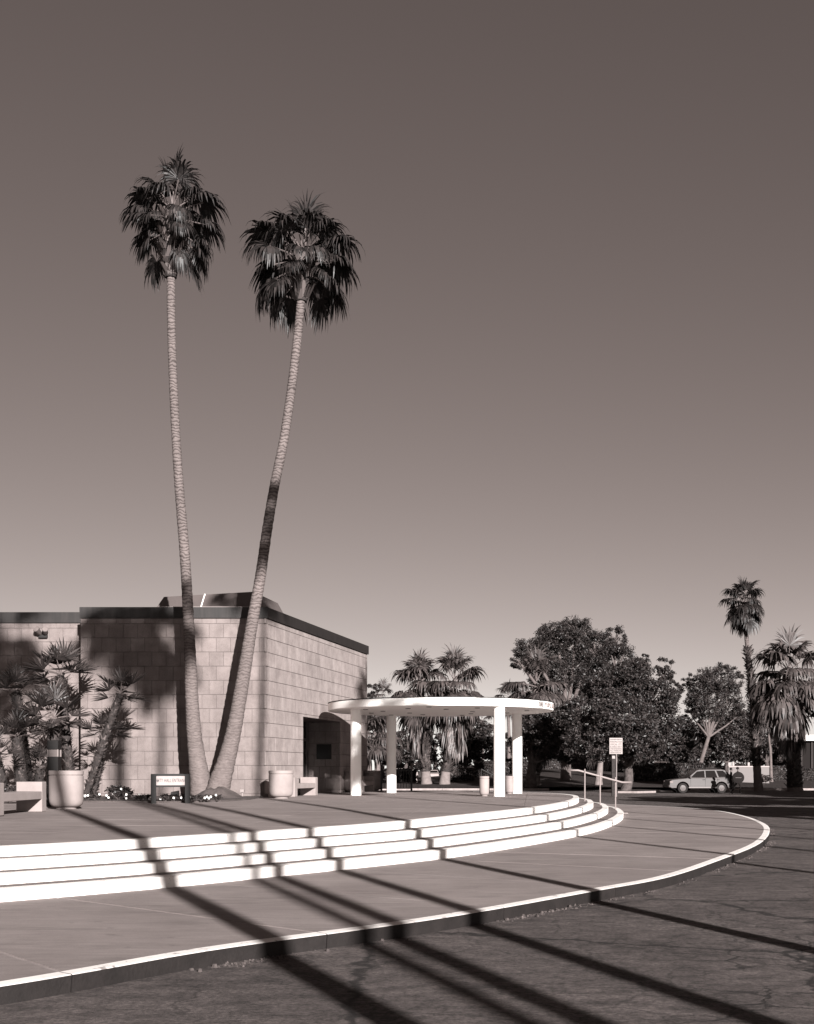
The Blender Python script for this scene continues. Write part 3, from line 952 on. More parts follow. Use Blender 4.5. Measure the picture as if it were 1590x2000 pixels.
def scales(b, P, Rr, per_m, size, rnd, m=0, out=0.6, up=1.0):
    """old leaf bases standing off a trunk"""
    r = random.Random(rnd)
    for a, c, ra in zip(P, P[1:], Rr):
        d = c - a; L = d.length; d.normalize()
        uu = d.cross(Vector((0.3, 0.9, 0.1))).normalized(); vv = d.cross(uu)
        k = L * per_m; k = int(k) + (1 if r.random() < k - int(k) else 0)
        for _ in range(k):
            t = r.uniform(0, 2 * pi); o = uu * cos(t) + vv * sin(t); s = d.cross(o)
            p = a + d * L * r.random() + o * ra * 0.92
            sz = size * r.uniform(0.6, 1.3)
            tip = p + (o * out * r.uniform(0.5, 1.4) + d * up * r.uniform(0.5, 1.2) + s * r.uniform(-0.5, 0.5)) * sz
            w = s * sz * 0.30; th = o * sz * 0.12
            b.quad(p - w, p + w, tip + w * 0.45, tip - w * 0.45, m)
            b.quad(p - w - th, tip - w * 0.45 - th, tip + w * 0.45 - th, p + w - th, m)
            b.quad(tip - w * 0.45, tip + w * 0.45, tip + w * 0.45 - th, tip - w * 0.45 - th, m)

ELEV = [82, 60, 38, 15, -8, -32, -58, -76]
DRP = [0.35, 0.6, 0.85, 1, 1, 0.9, 0.8, 0.6]
FR = [fan_mesh('frond', e, 1.0, 1.02, 34, 'palm_leaf', 40 + i, DRP[i] * 0.7, 1.0, 125) for i, e in enumerate(ELEV)]
FR += [fan_mesh('frond', e, 0.82, 1.1, 30, 'palm_leaf', 60 + i, DRP[i] * 1.15, 0.95, 95) for i, e in enumerate(ELEV)]
FR_ME = [b.mesh('frond', ['palm_leaf', 'petiole']) for b in FR]
FR_DEAD = [b.mesh('dead_frond', ['palm_dead', 'palm_dead']) for b in FR]
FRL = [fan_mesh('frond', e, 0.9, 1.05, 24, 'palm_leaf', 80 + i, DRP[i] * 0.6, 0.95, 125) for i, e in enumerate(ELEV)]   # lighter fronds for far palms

def crown_list(n, rnd, lo=-40, hi=85):
    """spiral of fronds: (variant, azimuth, scale) from young upright to old hanging ones"""
    r = random.Random(rnd); out = []
    for k in range(n):
        t = (k + 0.5) / n
        el = hi - (hi - lo) * t ** 0.85 + r.uniform(-20, 20)
        v = min(range(8), key=lambda i: abs(ELEV[i] - el))
        out.append((v + (8 if r.random() < 0.5 else 0), k * 2.39996 + r.uniform(-.3, .3), r.uniform(0.88, 1.1) * (0.75 + 0.3 * min(1, t * 2.2))))
    return out

def tall_palm(name, label, path, radii, nfr, rnd, scale=1.0, boots=2.2, dead=5, group=None, fronds=()):
    root = empty(name, path[0]); tag(root, label, 'palm tree', group)
    p0 = Vector(path[0])
    b, P, Rr = trunk_builder([Vector(p) - p0 for p in path], radii, 0.13, 16, 0.035, rnd)
    b.build('trunk', 'trunk', root, smooth=True)
    top = P[-1]; ax = (P[-1] - P[-8]).normalized()
    # boots under the crown
    bb = MB(); Q = [top + ax * (boots * (k / 14) - boots) for k in range(15)]; QR = [Rr[-1] * (1.15 + 1.45 * sin(pi * min(1, (k + 2) / 16) * 0.85)) for k in range(15)]
    bb.tube(Q, [q * 0.9 for q in QR], 12, 1); scales(bb, Q, QR, 90, 0.30, rnd + 1)
    bb.build('leaf_bases', ['boot', 'boot_core'], root)
    r8 = random.Random(rnd + 77)
    for q, (el, az, sc) in enumerate(fronds):
        v = min(range(8), key=lambda i: abs(ELEV[i] - el)); dl = radians(el - ELEV[v]) + r8.uniform(-.06, .06)
        hgt = 0.45 * el / 85.0 if el > 0 else el / 85.0 * boots * 0.6
        obj('frond', FR_ME[v + (8 if r8.random() < 0.4 else 0)], root, top + ax * hgt, (r8.uniform(-.2, .2), -dl, radians(az) + r8.uniform(-.12, .12)), (scale * sc * r8.uniform(.93, 1.07),) * 3)
    r = random.Random(rnd + 9)
    for k in range(dead):
        v = r.choice([6, 7, 15, 14])
        obj('dead_frond', FR_DEAD[v], root, top - ax * r.uniform(0.5, boots * 0.9), (0, 0, r.uniform(0, 6.28)), (scale * r.uniform(0.7, 1.0),) * 3)
    return root, top

PD = 40.0
sc_ = PD / F
def trunk_path(pts, D, z0=Z_PLAZA - 0.1):
    path = []; rad = []
    for i, (x, y, w) in enumerate(pts):
        p = at(x, y, D)
        if i == 0: p.z = z0
        path.append(p); rad.append(w * D / F / 2)
    return path, rad
pth, rad = trunk_path([(396, 1560, 48), (392, 1530, 42), (386, 1490, 35), (379, 1430, 29), (374, 1350, 25), (370, 1250, 22), (362, 1100, 20), (350, 950, 18), (342, 820, 17), (336, 680, 16), (334, 560, 16), (336, 425, 15)], PD)
tall_palm('fan_palm', 'taller palm with straight ringed trunk, left of the pair before the wall', pth, rad, 28, 5, 1.0, 2.0, 0, 'pair of tall palms before the wall', (
  (86, 30, .95), (80, 160, .8), (66, 5, 1.05), (58, 178, 1.0), (48, 140, .95), (42, 30, 1.0), (55, -70, .9), (40, -115, .95), (22, 182, 1.12), (20, -5, 1.1), (28, 70, 1.0), (12, 150, 1.0), (8, -60, .9),
  (-2, 8, 1.12), (-5, -120, .85), (-8, 100, 1.0), (2, 200, 1.0), (-28, 190, 1.0), (-24, 60, 1.0), (-34, -12, 1.05), (-40, 150, .95), (-45, -50, .8), (-52, 10, 1.0), (30, 200, 1.0), (35, -20, .95), (10, 60, 1.0), (-15, -70, .8), (-14, 160, 1.0), (50, 90, 1.0), (-20, 20, 1.0)))
pth, rad = trunk_path([(421, 1560, 50), (429, 1530, 44), (441, 1490, 36), (456, 1430, 30), (474, 1330, 26), (492, 1220, 23), (508, 1130, 21), (521, 1040, 20), (536, 950, 19), (556, 850, 18), (573, 730, 17), (583, 640, 17), (589, 570, 16), (591, 512, 15)], PD - 0.25)
tall_palm('fan_palm', 'palm leaning right, crown lower, on the right of the pair before the wall', pth, rad, 34, 14, 1.12, 1.3, 0, 'pair of tall palms before the wall', (
  (86, 80, .95), (80, -40, .85), (76, 170, .9), (68, 20, .9), (60, 185, 1.05), (62, 95, 1.0), (52, -80, .9), (50, 2, 1.0), (44, 165, 1.1), (40, 40, 1.0), (36, -120, .95), (32, 188, 1.18), (28, -8, 1.1), (24, 110, 1.05), (18, -60, .9),
  (14, 205, 1.12), (12, 12, 1.15), (6, 150, 1.0), (-2, -20, 1.12), (-6, 70, 1.0), (-8, -110, .75), (-16, 186, 1.15), (-20, 20, 1.1), (-26, 215, .95), (-30, -8, 1.1), (-34, 120, 1.0), (-38, 165, 1.0), (-44, 40, .95), (-48, 200, .75), (20, 60, 1.0), (8, -85, .8), (40, -40, .95), (48, 120, 1.0), (-12, 130, 1.0), (2, 180, 1.05), (-18, -40, .9), (30, 20, 1.0)))

# street palms beside and behind the camera: their shadows cross the steps and the wall
def crown_merged(n, rnd, scale, lo=-50, meshes=None, org=Vector((0, 0, 0)), dead=0, hi=85):
    meshes = meshes or FR; b = MB(); frs = []
    for (v, az, sc) in crown_list(n, rnd, lo, hi):
        frs.append((v % len(meshes), az, sc * scale, org + Vector((0, 0, 0.5 * ELEV[v % 8] / 85.0 * scale))))
    merged_fans(b, frs, meshes); return b
def street_palm(label, x, y, h, rnd, r=0.18, lean=(0, 0, 2), scale=1.3, nfr=30):
    root = empty('street_palm', (x, y, 0)); tag(root, label, 'palm tree', 'street palms beside the road')
    ts = (0, 0.03, 0.1, 0.3, 0.5, 0.75, 1)
    path = [Vector((lean[3][i] if len(lean) > 3 else lean[0] * (t ** lean[2]), lean[1] * (t ** 2), t * h)) for i, t in enumerate(ts)]
    b, P, Rr = trunk_builder(path, [r * 1.7, r * 1.45, r * 1.15, r, r * 0.95, r * 0.88, r * 0.8], 0.25, 12, 0.03, rnd)
    b.build('trunk', 'trunk', root, smooth=True)
    c = crown_merged(nfr, rnd, scale, -55, FR, P[-1]); c.build('crown', ['palm_leaf', 'petiole'], root)
    bb = MB(); Q = [P[-1] + Vector((0, 0, -1.6 + 0.2 * k)) for k in range(9)]
    bb.tube(Q, [0.2, .26, .3, .32, .32, .3, .28, .24, .16], 10, 1); scales(bb, Q, [.28] * 9, 40, 0.3, rnd); bb.build('leaf_bases', ['boot', 'boot_core'], root)
    return root
K_ = 0.3256
for (lab, x0, y, h, r, sc, nf, ln) in (
    ('leaning street palm behind the camera whose shadow falls on the large planter pot', 3.3, -5.0, 22.2, 0.155, 1.35, 26, (-4.0, .1, 1)),
    ('street palm behind the camera, second shadow from the left on the steps', 3.85, -8.0, 23.3, 0.145, 1.2, 20, (-0.2, .1, 2)),
    ('far street palm whose faint shadow lies between the two left shadows', 3.4, -16.0, 30.0, 0.13, 1.1, 18, (.1, .1, 2)),
    ('street palm whose crown shadow falls on the front block wall', 5.0, -4.0, 20.9, 0.135, 1.0, 22, (.1, .1, 2)),
    ('street palm right of the camera whose shadow climbs the building corner', 7.45, 4.0, 21.4, 0.125, 0.98, 22, (0, .1, 2, (0, 0, 0, .05, .75, 1.15, 1.2))),
    ('street palm whose shadow ends at the far bend of the kerb', 13.1, 3.0, 16.8, 0.11, 1.0, 22, (.1, .1, 2)),
    ('second street palm shading the far bend of the pavement', 16.6, 4.5, 21.5, 0.09, 1.1, 22, (.1, .1, 2)),
    ('third street palm shading the far bend of the pavement', 19.5, 5.0, 22, 0.09, 1.1, 22, (.1, .1, 2)),
    ('last street palm of the row, farthest right', 22.6, 6.0, 21, 0.09, 1.1, 22, (.1, .1, 2))):
    street_palm(lab, x0 - K_ * y, y, h, int(x0 * 10), r, ln, sc, nf)

# ------------------------------------------------------------------ small fan palms by the wall
FS = [fan_mesh('fan_leaf', e, 0.40, 0.50, 18, 'fan_leaf', 90 + i, 0.6, 0.62, 105, True, 0.12, 0.012) for i, e in enumerate(ELEV)]
FS_ME = [b.mesh('fan_leaf', ['fan_leaf', 'petiole']) for b in FS]
def small_palm(label, base, top, r0, r1, nfr, rnd, scale=1.0, bend=(0, 0, 0), lo=-35, parent=None):
    root = empty('small_fan_palm', base); tag(root, label, 'small palm', 'small fan palms by the wall')
    a = Vector((0, 0, -0.05)); c = Vector(top) - Vector(base); mid = c * 0.5 + Vector(bend)
    P = []; Rr = []
    for k in range(25):
        t = k / 24
        P.append(a * (1 - t) ** 2 + mid * 2 * t * (1 - t) + c * t * t); Rr.append(r0 + (r1 - r0) * t + 0.02 * sin(pi * t))
    b = MB(); b.tube(P, Rr, 10, 1); scales(b, P, Rr, 150, 0.11, rnd, 0, 0.7, 0.9)
    b.build('trunk', ['boot', 'boot_core'], root)
    for (v, az, sc) in crown_list(nfr, rnd, lo):
        obj('fan_leaf', FS_ME[v % 8], root, P[-1] + Vector((0, 0, 0.12 * ELEV[v % 8] / 85)), (0, 0, az), (scale * sc,) * 3)
    return root
def wp(x, y, D): return at(x, y, D)
def gp(x, D, z=Z_PLAZA + 0.06): return Vector(((x - 795) / F * D, D, z))
small_palm('tallest small fan palm, its head against the wing wall', gp(141, 40.3), wp(118, 1318, 40.3), 0.13, 0.12, 16, 21, 1.5, lo=-18)
small_palm('thick small fan palm right behind the dark bollard lamp', gp(105, 38.6), wp(106, 1405, 38.6), 0.17, 0.17, 15, 22, 1.4, lo=-18)
small_palm('small fan palm with pale shaggy trunk behind the end of the bench', gp(47, 38.0), wp(34, 1440, 38.0), 0.19, 0.17, 12, 23, 1.2, lo=-18)
small_palm('small fan palm leaning left at the frame edge above the bench', gp(60, 40.0), wp(30, 1352, 40.0), 0.16, 0.15, 12, 24, 1.25, lo=-18)
small_palm('short stubby fan palm low beside the bench', gp(6, 36.5), wp(-12, 1478, 36.5), 0.22, 0.19, 11, 25, 1.0, lo=-15)
small_palm('low young fan palm in front of the cluster', gp(72, 39.0), wp(78, 1500, 39.0), 0.14, 0.12, 8, 26, 0.9, lo=0)
small_palm('leaning small fan palm standing alone on the right of the cluster', gp(166, 39.0), wp(236, 1356, 39.0), 0.09, 0.11, 12, 27, 1.15, (-0.08, 0, -0.1), lo=-30)
small_palm('second head of the lone leaning fan palm, half way up its trunk', gp(180, 39.4), wp(204, 1430, 39.4), 0.08, 0.09, 9, 28, 1.05, (0.05, 0, 0), lo=-30)

# ------------------------------------------------------------------ planting bed
bed = [(-15, 37.0), (-9.3, 35.4), (-6.9, 34.9), (-5.6, 36.2), (-5.05, 38.3), (-5.0, 41.9), (-15, 41.9)]
b = MB(); n0 = 0
rb = random.Random(3)
bx = [p[0] for p in bed]
for j in range(0, 30):
    for i in range(0, 44):
        pass
b.prism(bed, Z_PLAZA - 0.02, Z_PLAZA + 0.05, bottom=False)
tag(b.build('planting_bed', 'soil'), kind='structure')
b = MB()    # root mound of the palm pair
cx, cy = at(418, 1550, 39.4).x, 39.5
NR, NA = 9, 26
for k in range(NR + 1):
    for j in range(NA):
        t = k / NR; a = 2 * pi * j / NA
        rr_ = 1.05 * t * (1 + 0.12 * noise.noise((cos(a) * 2, sin(a) * 2, 1)))
        z = Z_PLAZA + 0.03 + 0.40 * (cos(t * pi) * 0.5 + 0.5) * (1 + 0.3 * noise.noise((cos(a) * t * 4, sin(a) * t * 4, 3))) + 0.05 * noise.noise((cos(a) * t * 9, sin(a) * t * 9, 7)) * (1 - t)
        b.v.append((cx + 0.1 + rr_ * cos(a) * 1.05, cy + rr_ * sin(a) * 0.9, z))
for k in range(NR):
    for j in range(NA):
        a = k * NA + j; c = k * NA + (j + 1) % NA
        b.f.append((a, a + NA, c + NA, c)); b.m.append(0)
tag(b.build('root_mound', 'soil', smooth=True), kind='structure')

def leaf_ball(b, c, rad, n, size, rnd, m=0, flat=0.0, shell=0.55, asp=0.45):
    r = random.Random(rnd)
    for _ in range(n):
        while True:
            q = Vector((r.uniform(-1, 1), r.uniform(-1, 1), r.uniform(-1, 1)))
            if 0.05 < q.length < 1: break
        q = q.normalized() * (shell + (1 - shell) * r.random()) if r.random() < 0.8 else q
        p = Vector((c[0] + q.x * rad[0], c[1] + q.y * rad[1], c[2] + q.z * rad[2]))
        d = Vector((r.gauss(0, 1), r.gauss(0, 1), r.gauss(0, 0.7) + 0.1)).normalized()
        nn = (q + Vector((r.gauss(0, .6), r.gauss(0, .6), r.gauss(0, .6) + 0.3))).normalized()
        s = d.cross(nn)
        if s.length < 0.1: continue
        s.normalize(); sz = size * r.uniform(0.6, 1.35)
        b.quad(p - d * sz, p + s * sz * asp - d * sz * .1, p + d * sz, p - s * sz * asp - d * sz * .1, m)

def bush(name, label, c, rad, n, size, mat, rnd, flowers=0, cat='bush', group=None):
    root = empty(name, (c[0], c[1], c[2])); tag(root, label, cat, group)
    b = MB(); r = random.Random(rnd)
    for k in range(7):
        a = r.uniform(0, 6.28); q = (cos(a) * rad[0] * 0.5 * r.random(), sin(a) * rad[1] * 0.5 * r.random(), rad[2] * r.uniform(0.7, 1.1))
        leaf_ball(b, q, (rad[0] * 0.62, rad[1] * 0.62, rad[2] * 0.55), n // 7, size, rnd + k, 0, shell=0.3)
    b.build('foliage', mat, root)
    b = MB()
    for k in range(5):
        a = r.uniform(0, 6.28); b.tube([(0.02 * cos(a), 0.02 * sin(a), -0.02), (cos(a) * rad[0] * .5, sin(a) * rad[1] * .5, rad[2] * 0.9)], [0.012, 0.005], 5)
    b.build('stem', 'bark', root)
    if flowers:
        for k in range((flowers + 1) // 2):
            b = MB(); a = r.uniform(0, 6.28); rr_ = r.random()
            p = Vector((cos(a) * rad[0] * rr_, -abs(sin(a)) * rad[1] * 0.9, rad[2] * r.uniform(0.5, 1.5)))
            for q in range(5):
                t = q * 1.2566; d = Vector((cos(t), -0.5, sin(t))) * 0.036; e2_ = Vector((-sin(t), 0, cos(t))) * 0.02
                b.quad(p, p + d * 0.6 + e2_, p + d, p + d * 0.6 - e2_)
            b.build('flower', 'flower', root)
    return root
bush('leafy_bush', 'dark rounded bush low between the lone fan palm and the sign', gp(232, 37.0), (0.52, 0.4, 0.28), 900, 0.06, 'dark_leaf', 1, 3)
flow = [(170, 36.2, 7, 'white flower clump beside the big pot'), (186, 36.6, 2, 'small flower plant left of the dark bush'), (214, 35.9, 4, 'white flowers right in front of the dark bush'),
        (249, 35.8, 6, 'white flowers at the right foot of the dark bush'), (272, 35.6, 1, 'spiky bedding plant between bush and sign'), (286, 35.4, 1, 'bedding plant touching the left sign post'),
        (322, 35.2, 2, 'bedding plant under the sign panel, left'), (338, 35.3, 1, 'bedding plant under the sign panel, right'), (357, 35.2, 1, 'bedding plant at the right sign post'), (374, 35.2, 2, 'bedding plant just right of the sign'),
        (392, 35.4, 1, 'bedding plant in front of the palm roots'), (406, 35.6, 6, 'white flowers in front of the palm roots'), (424, 36.0, 1, 'last bedding plant right of the palm roots')]
for k, (x, D, f, lab) in enumerate(flow):
    bush('bedding_plant', lab, gp(x, D, Z_PLAZA + 0.05), (0.19, 0.17, 0.13), 170, 0.045, 'fan_leaf', 50 + k, f, 'plant', 'bedding plants along the plaza edge')
bush('low_shrub', 'spreading shrub behind the bench end', gp(20, 34.0), (0.6, 0.5, 0.3), 800, 0.07, 'fan_leaf', 77, 0)

# ------------------------------------------------------------------ broad trees
def limb(b, p, d, L, r, rnd, depth, tips, wob=0.25):
    pts = [p.copy()]; q = p.copy(); dd = d.normalized()
    for k in range(4):
        dd = (dd + Vector((rnd.uniform(-wob, wob), rnd.uniform(-wob, wob), rnd.uniform(-wob * .5, wob)))).normalized()
        q = q + dd * L / 4; pts.append(q.copy())
    b.tube(pts, [r, r * .9, r * .8, r * .7, r * .58], 7, caps=False)
    if depth == 0: tips.append(q); return
    for k in range(rnd.choice([2, 3])):
        a = Vector((rnd.uniform(-1, 1), rnd.uniform(-1, 1), rnd.uniform(-.1, .7)))
        limb(b, q, dd * 0.8 + a * 0.8, L * rnd.uniform(.6, .8), r * .52, rnd, depth - 1, tips, wob)
    if depth > 1: tips.append(q)

def leaf_cloud(b, c, rad, n, size, r, asp):
    for _ in range(n):
        q = Vector((r.gauss(0, 0.42), r.gauss(0, 0.42), r.gauss(0, 0.42)))
        if q.length > 1.1: q = q.normalized() * 1.0
        p = c + Vector((q.x * rad[0], q.y * rad[1], q.z * rad[2]))
        d = Vector((r.gauss(0, 1), r.gauss(0, 1), r.gauss(0, 0.8))).normalized()
        nn = Vector((r.gauss(0, 1), r.gauss(0, 1) - .3, r.gauss(0, 1) + .5)).normalized()
        s = d.cross(nn)
        if s.length < 0.15: continue
        s.normalize(); sz = size * r.uniform(0.55, 1.4)
        b.quad(p - d * sz, p + s * sz * asp, p + d * sz, p - s * sz * asp)

def broad_tree(name, label, base, lobes, leaf, n, size, trunk_r, fork, rnd, bark='bark', asp=0.4, cat='tree', group=None, clump=0.25, depth=1):
    """lobes: (centre, radii) ellipsoids in world space that the crown fills with leaf clumps"""
    root = empty(name, base); tag(root, label, cat, group); r = random.Random(rnd)
    base = Vector(base); b = MB(); tw = MB()
    fk = Vector(fork) - base
    tw.tube([Vector((0, 0, -0.3)), Vector((0, 0, 0.15)), fk * 0.5 + Vector((r.uniform(-.2, .2), 0, 0)), fk], [trunk_r * 1.7, trunk_r * 1.2, trunk_r, trunk_r * .85], 10)
    tot = sum(l[1][0] * l[1][1] * l[1][2] for l in lobes) ** 1.0
    wsum = sum((l[1][0] * l[1][1] * l[1][2]) ** 0.67 for l in lobes)
    for (c, rad) in lobes:
        c = Vector(c) - base; rad = Vector(rad)
        k = int(n * (rad.x * rad.y * rad.z) ** 0.67 / wsum)
        nc = max(8, k // 80)
        # limb to the lobe with twigs
        mid = fk.lerp(c, 0.5) + Vector((r.uniform(-.4, .4), r.uniform(-.4, .4), r.uniform(0, .5)))
        tw.tube([fk, mid, c], [trunk_r * .6, trunk_r * .4, trunk_r * .22], 7, caps=False)
        for q in range(nc):
            while True:
                v = Vector((r.uniform(-1, 1), r.uniform(-1, 1), r.uniform(-1, 1)))
                if v.length < 1: break
            v = v.normalized() * (v.length ** 0.4) * r.uniform(0.85, 1.12)
            cc = c + Vector((v.x * rad.x, v.y * rad.y, v.z * rad.z)) * 0.92
            s = clump * min(rad) * r.uniform(0.7, 1.3)
            leaf_cloud(b, cc, (s * 1.2, s * 1.2, s * 0.85), k // nc, size, r, asp)
            if q % 3 == 0: tw.tube([c * 0.98 + Vector((0, 0, -rad.z * .2)), c.lerp(cc, .5) + Vector((r.uniform(-.2, .2), 0, r.uniform(-.2, .2))), cc], [trunk_r * .16, trunk_r * .1, trunk_r * .03], 5, caps=False)
    b.build('crown', leaf, root)
    tw.build('trunk', bark, root, smooth=True)
    return root

def lob(x, y, D, w, h, dd=None):
    """an ellipsoid seen at (x,y) with half-width w and half-height h in photo pixels"""
    s = D / F
    return (at(x, y, D), (w * s, (dd or w) * s, h * s))
def gz(x, D): 
    X = (x - 795) / F * D
    return Vector((X, D, lawn_z(X, D) if D > 102 else 0.0))

# big eucalyptus behind, and the broad tree in front of it
broad_tree('eucalyptus_tree', 'tall broad eucalyptus with billowing crown, highest of the park trees', gz(1105, 118),
  [lob(1040, 1275, 118, 40, 32), lob(1012, 1290, 116, 15, 20), lob(1085, 1245, 118, 42, 32), lob(1125, 1235, 118, 42, 30), lob(1165, 1270, 118, 42, 40), lob(1200, 1250, 118, 22, 30), lob(1205, 1300, 117, 40, 45), lob(1110, 1310, 119, 55, 45), lob(1060, 1330, 120, 30, 40), lob(1160, 1340, 119, 50, 40)],
  'euc_leaf', 70000, 0.115, 0.45, at(1105, 1420, 118), 5, 'pale_bark', 0.35)
broad_tree('broad_tree', 'broad leafy tree with low fork behind the parking sign', gz(1222, 92),
  [lob(1140, 1400, 92, 55, 45), lob(1190, 1350, 93, 55, 40), lob(1240, 1330, 92, 40, 42), lob(1275, 1360, 92, 45, 45), lob(1300, 1310, 93, 20, 30), lob(1215, 1410, 90, 70, 50), lob(1290, 1410, 92, 45, 45), lob(1160, 1450, 91, 60, 38), lob(1245, 1455, 90, 55, 30), lob(1255, 1290, 93, 14, 24), lob(1310, 1350, 92, 25, 30)],
  'tree_leaf', 75000, 0.105, 0.36, at(1228, 1500, 92), 6, 'bark', 0.42)
broad_tree('shade_tree', 'dark low-crowned tree with thick trunk just right of the canopy', gz(1038, 103),
  [lob(1050, 1420, 103, 45, 38), lob(1095, 1415, 104, 45, 40), lob(1020, 1450, 104, 28, 30), lob(1075, 1460, 103, 50, 26), lob(1120, 1465, 104, 40, 26)],
  'dark_leaf', 30000, 0.13, 0.42, at(1040, 1490, 103), 7, 'bark', 0.42)
broad_tree('gum_tree', 'eucalyptus with slender pale leaning trunk behind the silver car', gz(1362, 140),
  [lob(1372, 1335, 140, 32, 28), lob(1400, 1330, 140, 38, 32), lob(1432, 1330, 140, 20, 28), lob(1385, 1375, 140, 45, 32), lob(1425, 1370, 140, 28, 34), lob(1360, 1370, 140, 24, 26), lob(1345, 1330, 141, 14, 18), lob(1440, 1400, 141, 20, 22), lob(1352, 1402, 141, 26, 18), lob(1410, 1310, 141, 16, 14)],
  'euc_leaf', 36000, 0.12, 0.24, at(1384, 1440, 140), 8, 'pale_bark', 0.35)
broad_tree('park_tree', 'dark round tree behind the two people by the car', gz(1420, 150),
  [lob(1410, 1445, 150, 50, 45), lob(1375, 1465, 150, 35, 30), lob(1450, 1435, 150, 38, 45)], 'dark_leaf', 18000, 0.18, 0.3, at(1420, 1490, 150), 9, 'bark', 0.42, group='dark park trees')
broad_tree('park_tree', 'dark tree in the gap left of the pale-trunked eucalyptus', gz(1322, 146),
  [lob(1320, 1450, 146, 45, 35), lob(1345, 1470, 146, 38, 26), lob(1290, 1475, 146, 40, 24)], 'dark_leaf', 12000, 0.18, 0.3, at(1325, 1490, 146), 10, 'bark', 0.42, group='dark park trees')
broad_tree('park_tree', 'loose tree between tall palm and stout palm at the right edge', gz(1500, 160),
  [lob(1490, 1440, 160, 28, 40), lob(1520, 1455, 160, 22, 38), lob(1470, 1470, 160, 26, 26)], 'tree_leaf', 10000, 0.18, 0.3, at(1498, 1490, 160), 12, 'bark', 0.42, group='dark park trees')
broad_tree('citrus_tree', 'round clipped dark tree between the twin palms and the columns', gz(912, 150),
  [lob(905, 1455, 150, 42, 40), lob(945, 1450, 150, 34, 38), lob(925, 1430, 150, 34, 24)], 'dark_leaf', 18000, 0.18, 0.26, at(910, 1492, 150), 13, 'bark', 0.45)
broad_tree('park_tree', 'dark tree left of the twin palms, seen past the second column', gz(790, 146),
  [lob(790, 1455, 146, 30, 34), lob(820, 1450, 148, 30, 36), lob(765, 1470, 146, 24, 26)], 'dark_leaf', 12000, 0.18, 0.24, at(795, 1492, 146), 14, 'bark', 0.45, group='dark park trees')
broad_tree('park_tree', 'small tree seen just past the building corner', gz(742, 136),
  [lob(745, 1472, 136, 22, 22), lob(728, 1350, 128, 10, 16)], 'dark_leaf', 2500, 0.22, 0.14, at(742, 1490, 136), 15, 'bark', 0.45, group='dark park trees')

broad_tree('park_tree', 'dark spreading tree filling the gap under the pale-trunked eucalyptus', gz(1345, 152),
  [lob(1340, 1432, 152, 40, 26), lob(1385, 1440, 152, 40, 28), lob(1430, 1420, 152, 36, 26), lob(1465, 1412, 153, 22, 30)], 'dark_leaf', 14000, 0.18, 0.26, at(1360, 1480, 152), 16, 'bark', 0.42, group='dark park trees')

# off to the right of the frame: trees that shade the road
for k, (x, y, h, w, lab) in enumerate(((24.8, 50, 8.5, 6, 'shade tree outside the right edge, second from the camera'), (35.5, 77, 9.5, 5.5, 'shade tree outside the right edge farthest along the road'), (22.3, 31, 8, 4.6, 'shade tree outside the right edge nearest the camera'), (36, 56, 9, 5.5, 'shade tree outside the right edge standing farthest from the road'), (34.5, 66.5, 8.5, 5, 'shade tree outside the right edge, third from the camera'), (33, 79, 9, 5, 'shade tree outside the right edge level with the lawn kerb'))):
    broad_tree('roadside_tree', lab, (x, y, 0), [((x - w * .4, y, h * .62), (w * .7, w * .8, h * .26)), ((x + w * .5, y + 1, h * .66), (w * .6, w * .8, h * .28)), ((x, y + .5, h * .8), (w * .6, w * .6, h * .2))],
       'tree_leaf', 18000, 0.3, 0.3, (x, y, h * .4), 30 + k, 'bark', 0.45, group='roadside trees out to the right')

# ------------------------------------------------------------------ park palms
SK = fan_mesh('hanging', -80, 0.8, 1.15, 16, 'palm_dead', 200, 1.2, 1.3, 60)
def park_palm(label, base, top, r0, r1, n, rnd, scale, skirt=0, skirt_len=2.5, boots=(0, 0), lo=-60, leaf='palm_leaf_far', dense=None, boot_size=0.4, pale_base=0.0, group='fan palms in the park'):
    base = Vector(base); top = Vector(top)
    root = empty('park_palm', base); tag(root, label, 'palm tree', group)
    c = top - base; H = c.length
    path = [Vector((0, 0, -0.2)), c * 0.02, c * 0.08, c * 0.25 + Vector((0.05, 0, 0)), c * 0.5 + Vector((0.1, 0, 0)), c * 0.75, c]
    b, P, Rr = trunk_builder(path, [r0 * 1.35, r0 * 1.3, r0 * 1.1, r0, (r0 + r1) / 2, r1, r1], 0.3, 12, 0.03, rnd)
    b.build('trunk', 'trunk' if pale_base == 0 else 'trunk_base', root, smooth=True)
    if boots[1] > boots[0]:
        bb = MB(); ks = [k for k in range(len(P)) if boots[0] <= (P[k].z / max(.1, c.z)) <= boots[1]]
        Q = [P[k] for k in ks]; QR = [Rr[k] * 1.05 for k in ks]
        if len(Q) > 1:
            bb.tube(Q, QR, 10, 1); scales(bb, Q, QR, 60, boot_size, rnd, 0, 0.8, 0.9)
            bb.build('leaf_bases', ['boot', 'boot_core'], root)
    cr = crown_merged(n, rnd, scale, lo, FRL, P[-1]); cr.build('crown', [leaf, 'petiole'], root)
    if skirt:
        r = random.Random(rnd); sb = MB(); frs = []
        for k in range(skirt):
            frs.append((0, r.uniform(0, 6.28), scale * r.uniform(0.8, 1.15), P[-1] - Vector((0, 0, r.random() ** 1.0 * skirt_len))))
        merged_fans(sb, frs, [SK]); sb.build('dead_skirt', ['palm_dead', 'palm_dead'], root)
    return root
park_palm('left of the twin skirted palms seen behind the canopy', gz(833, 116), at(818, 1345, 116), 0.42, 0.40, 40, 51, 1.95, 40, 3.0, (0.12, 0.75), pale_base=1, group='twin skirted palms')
park_palm('right of the twin skirted palms seen behind the canopy', gz(868, 114), at(888, 1345, 114), 0.42, 0.40, 42, 52, 2.05, 40, 3.0, (0.12, 0.75), pale_base=1, group='twin skirted palms')
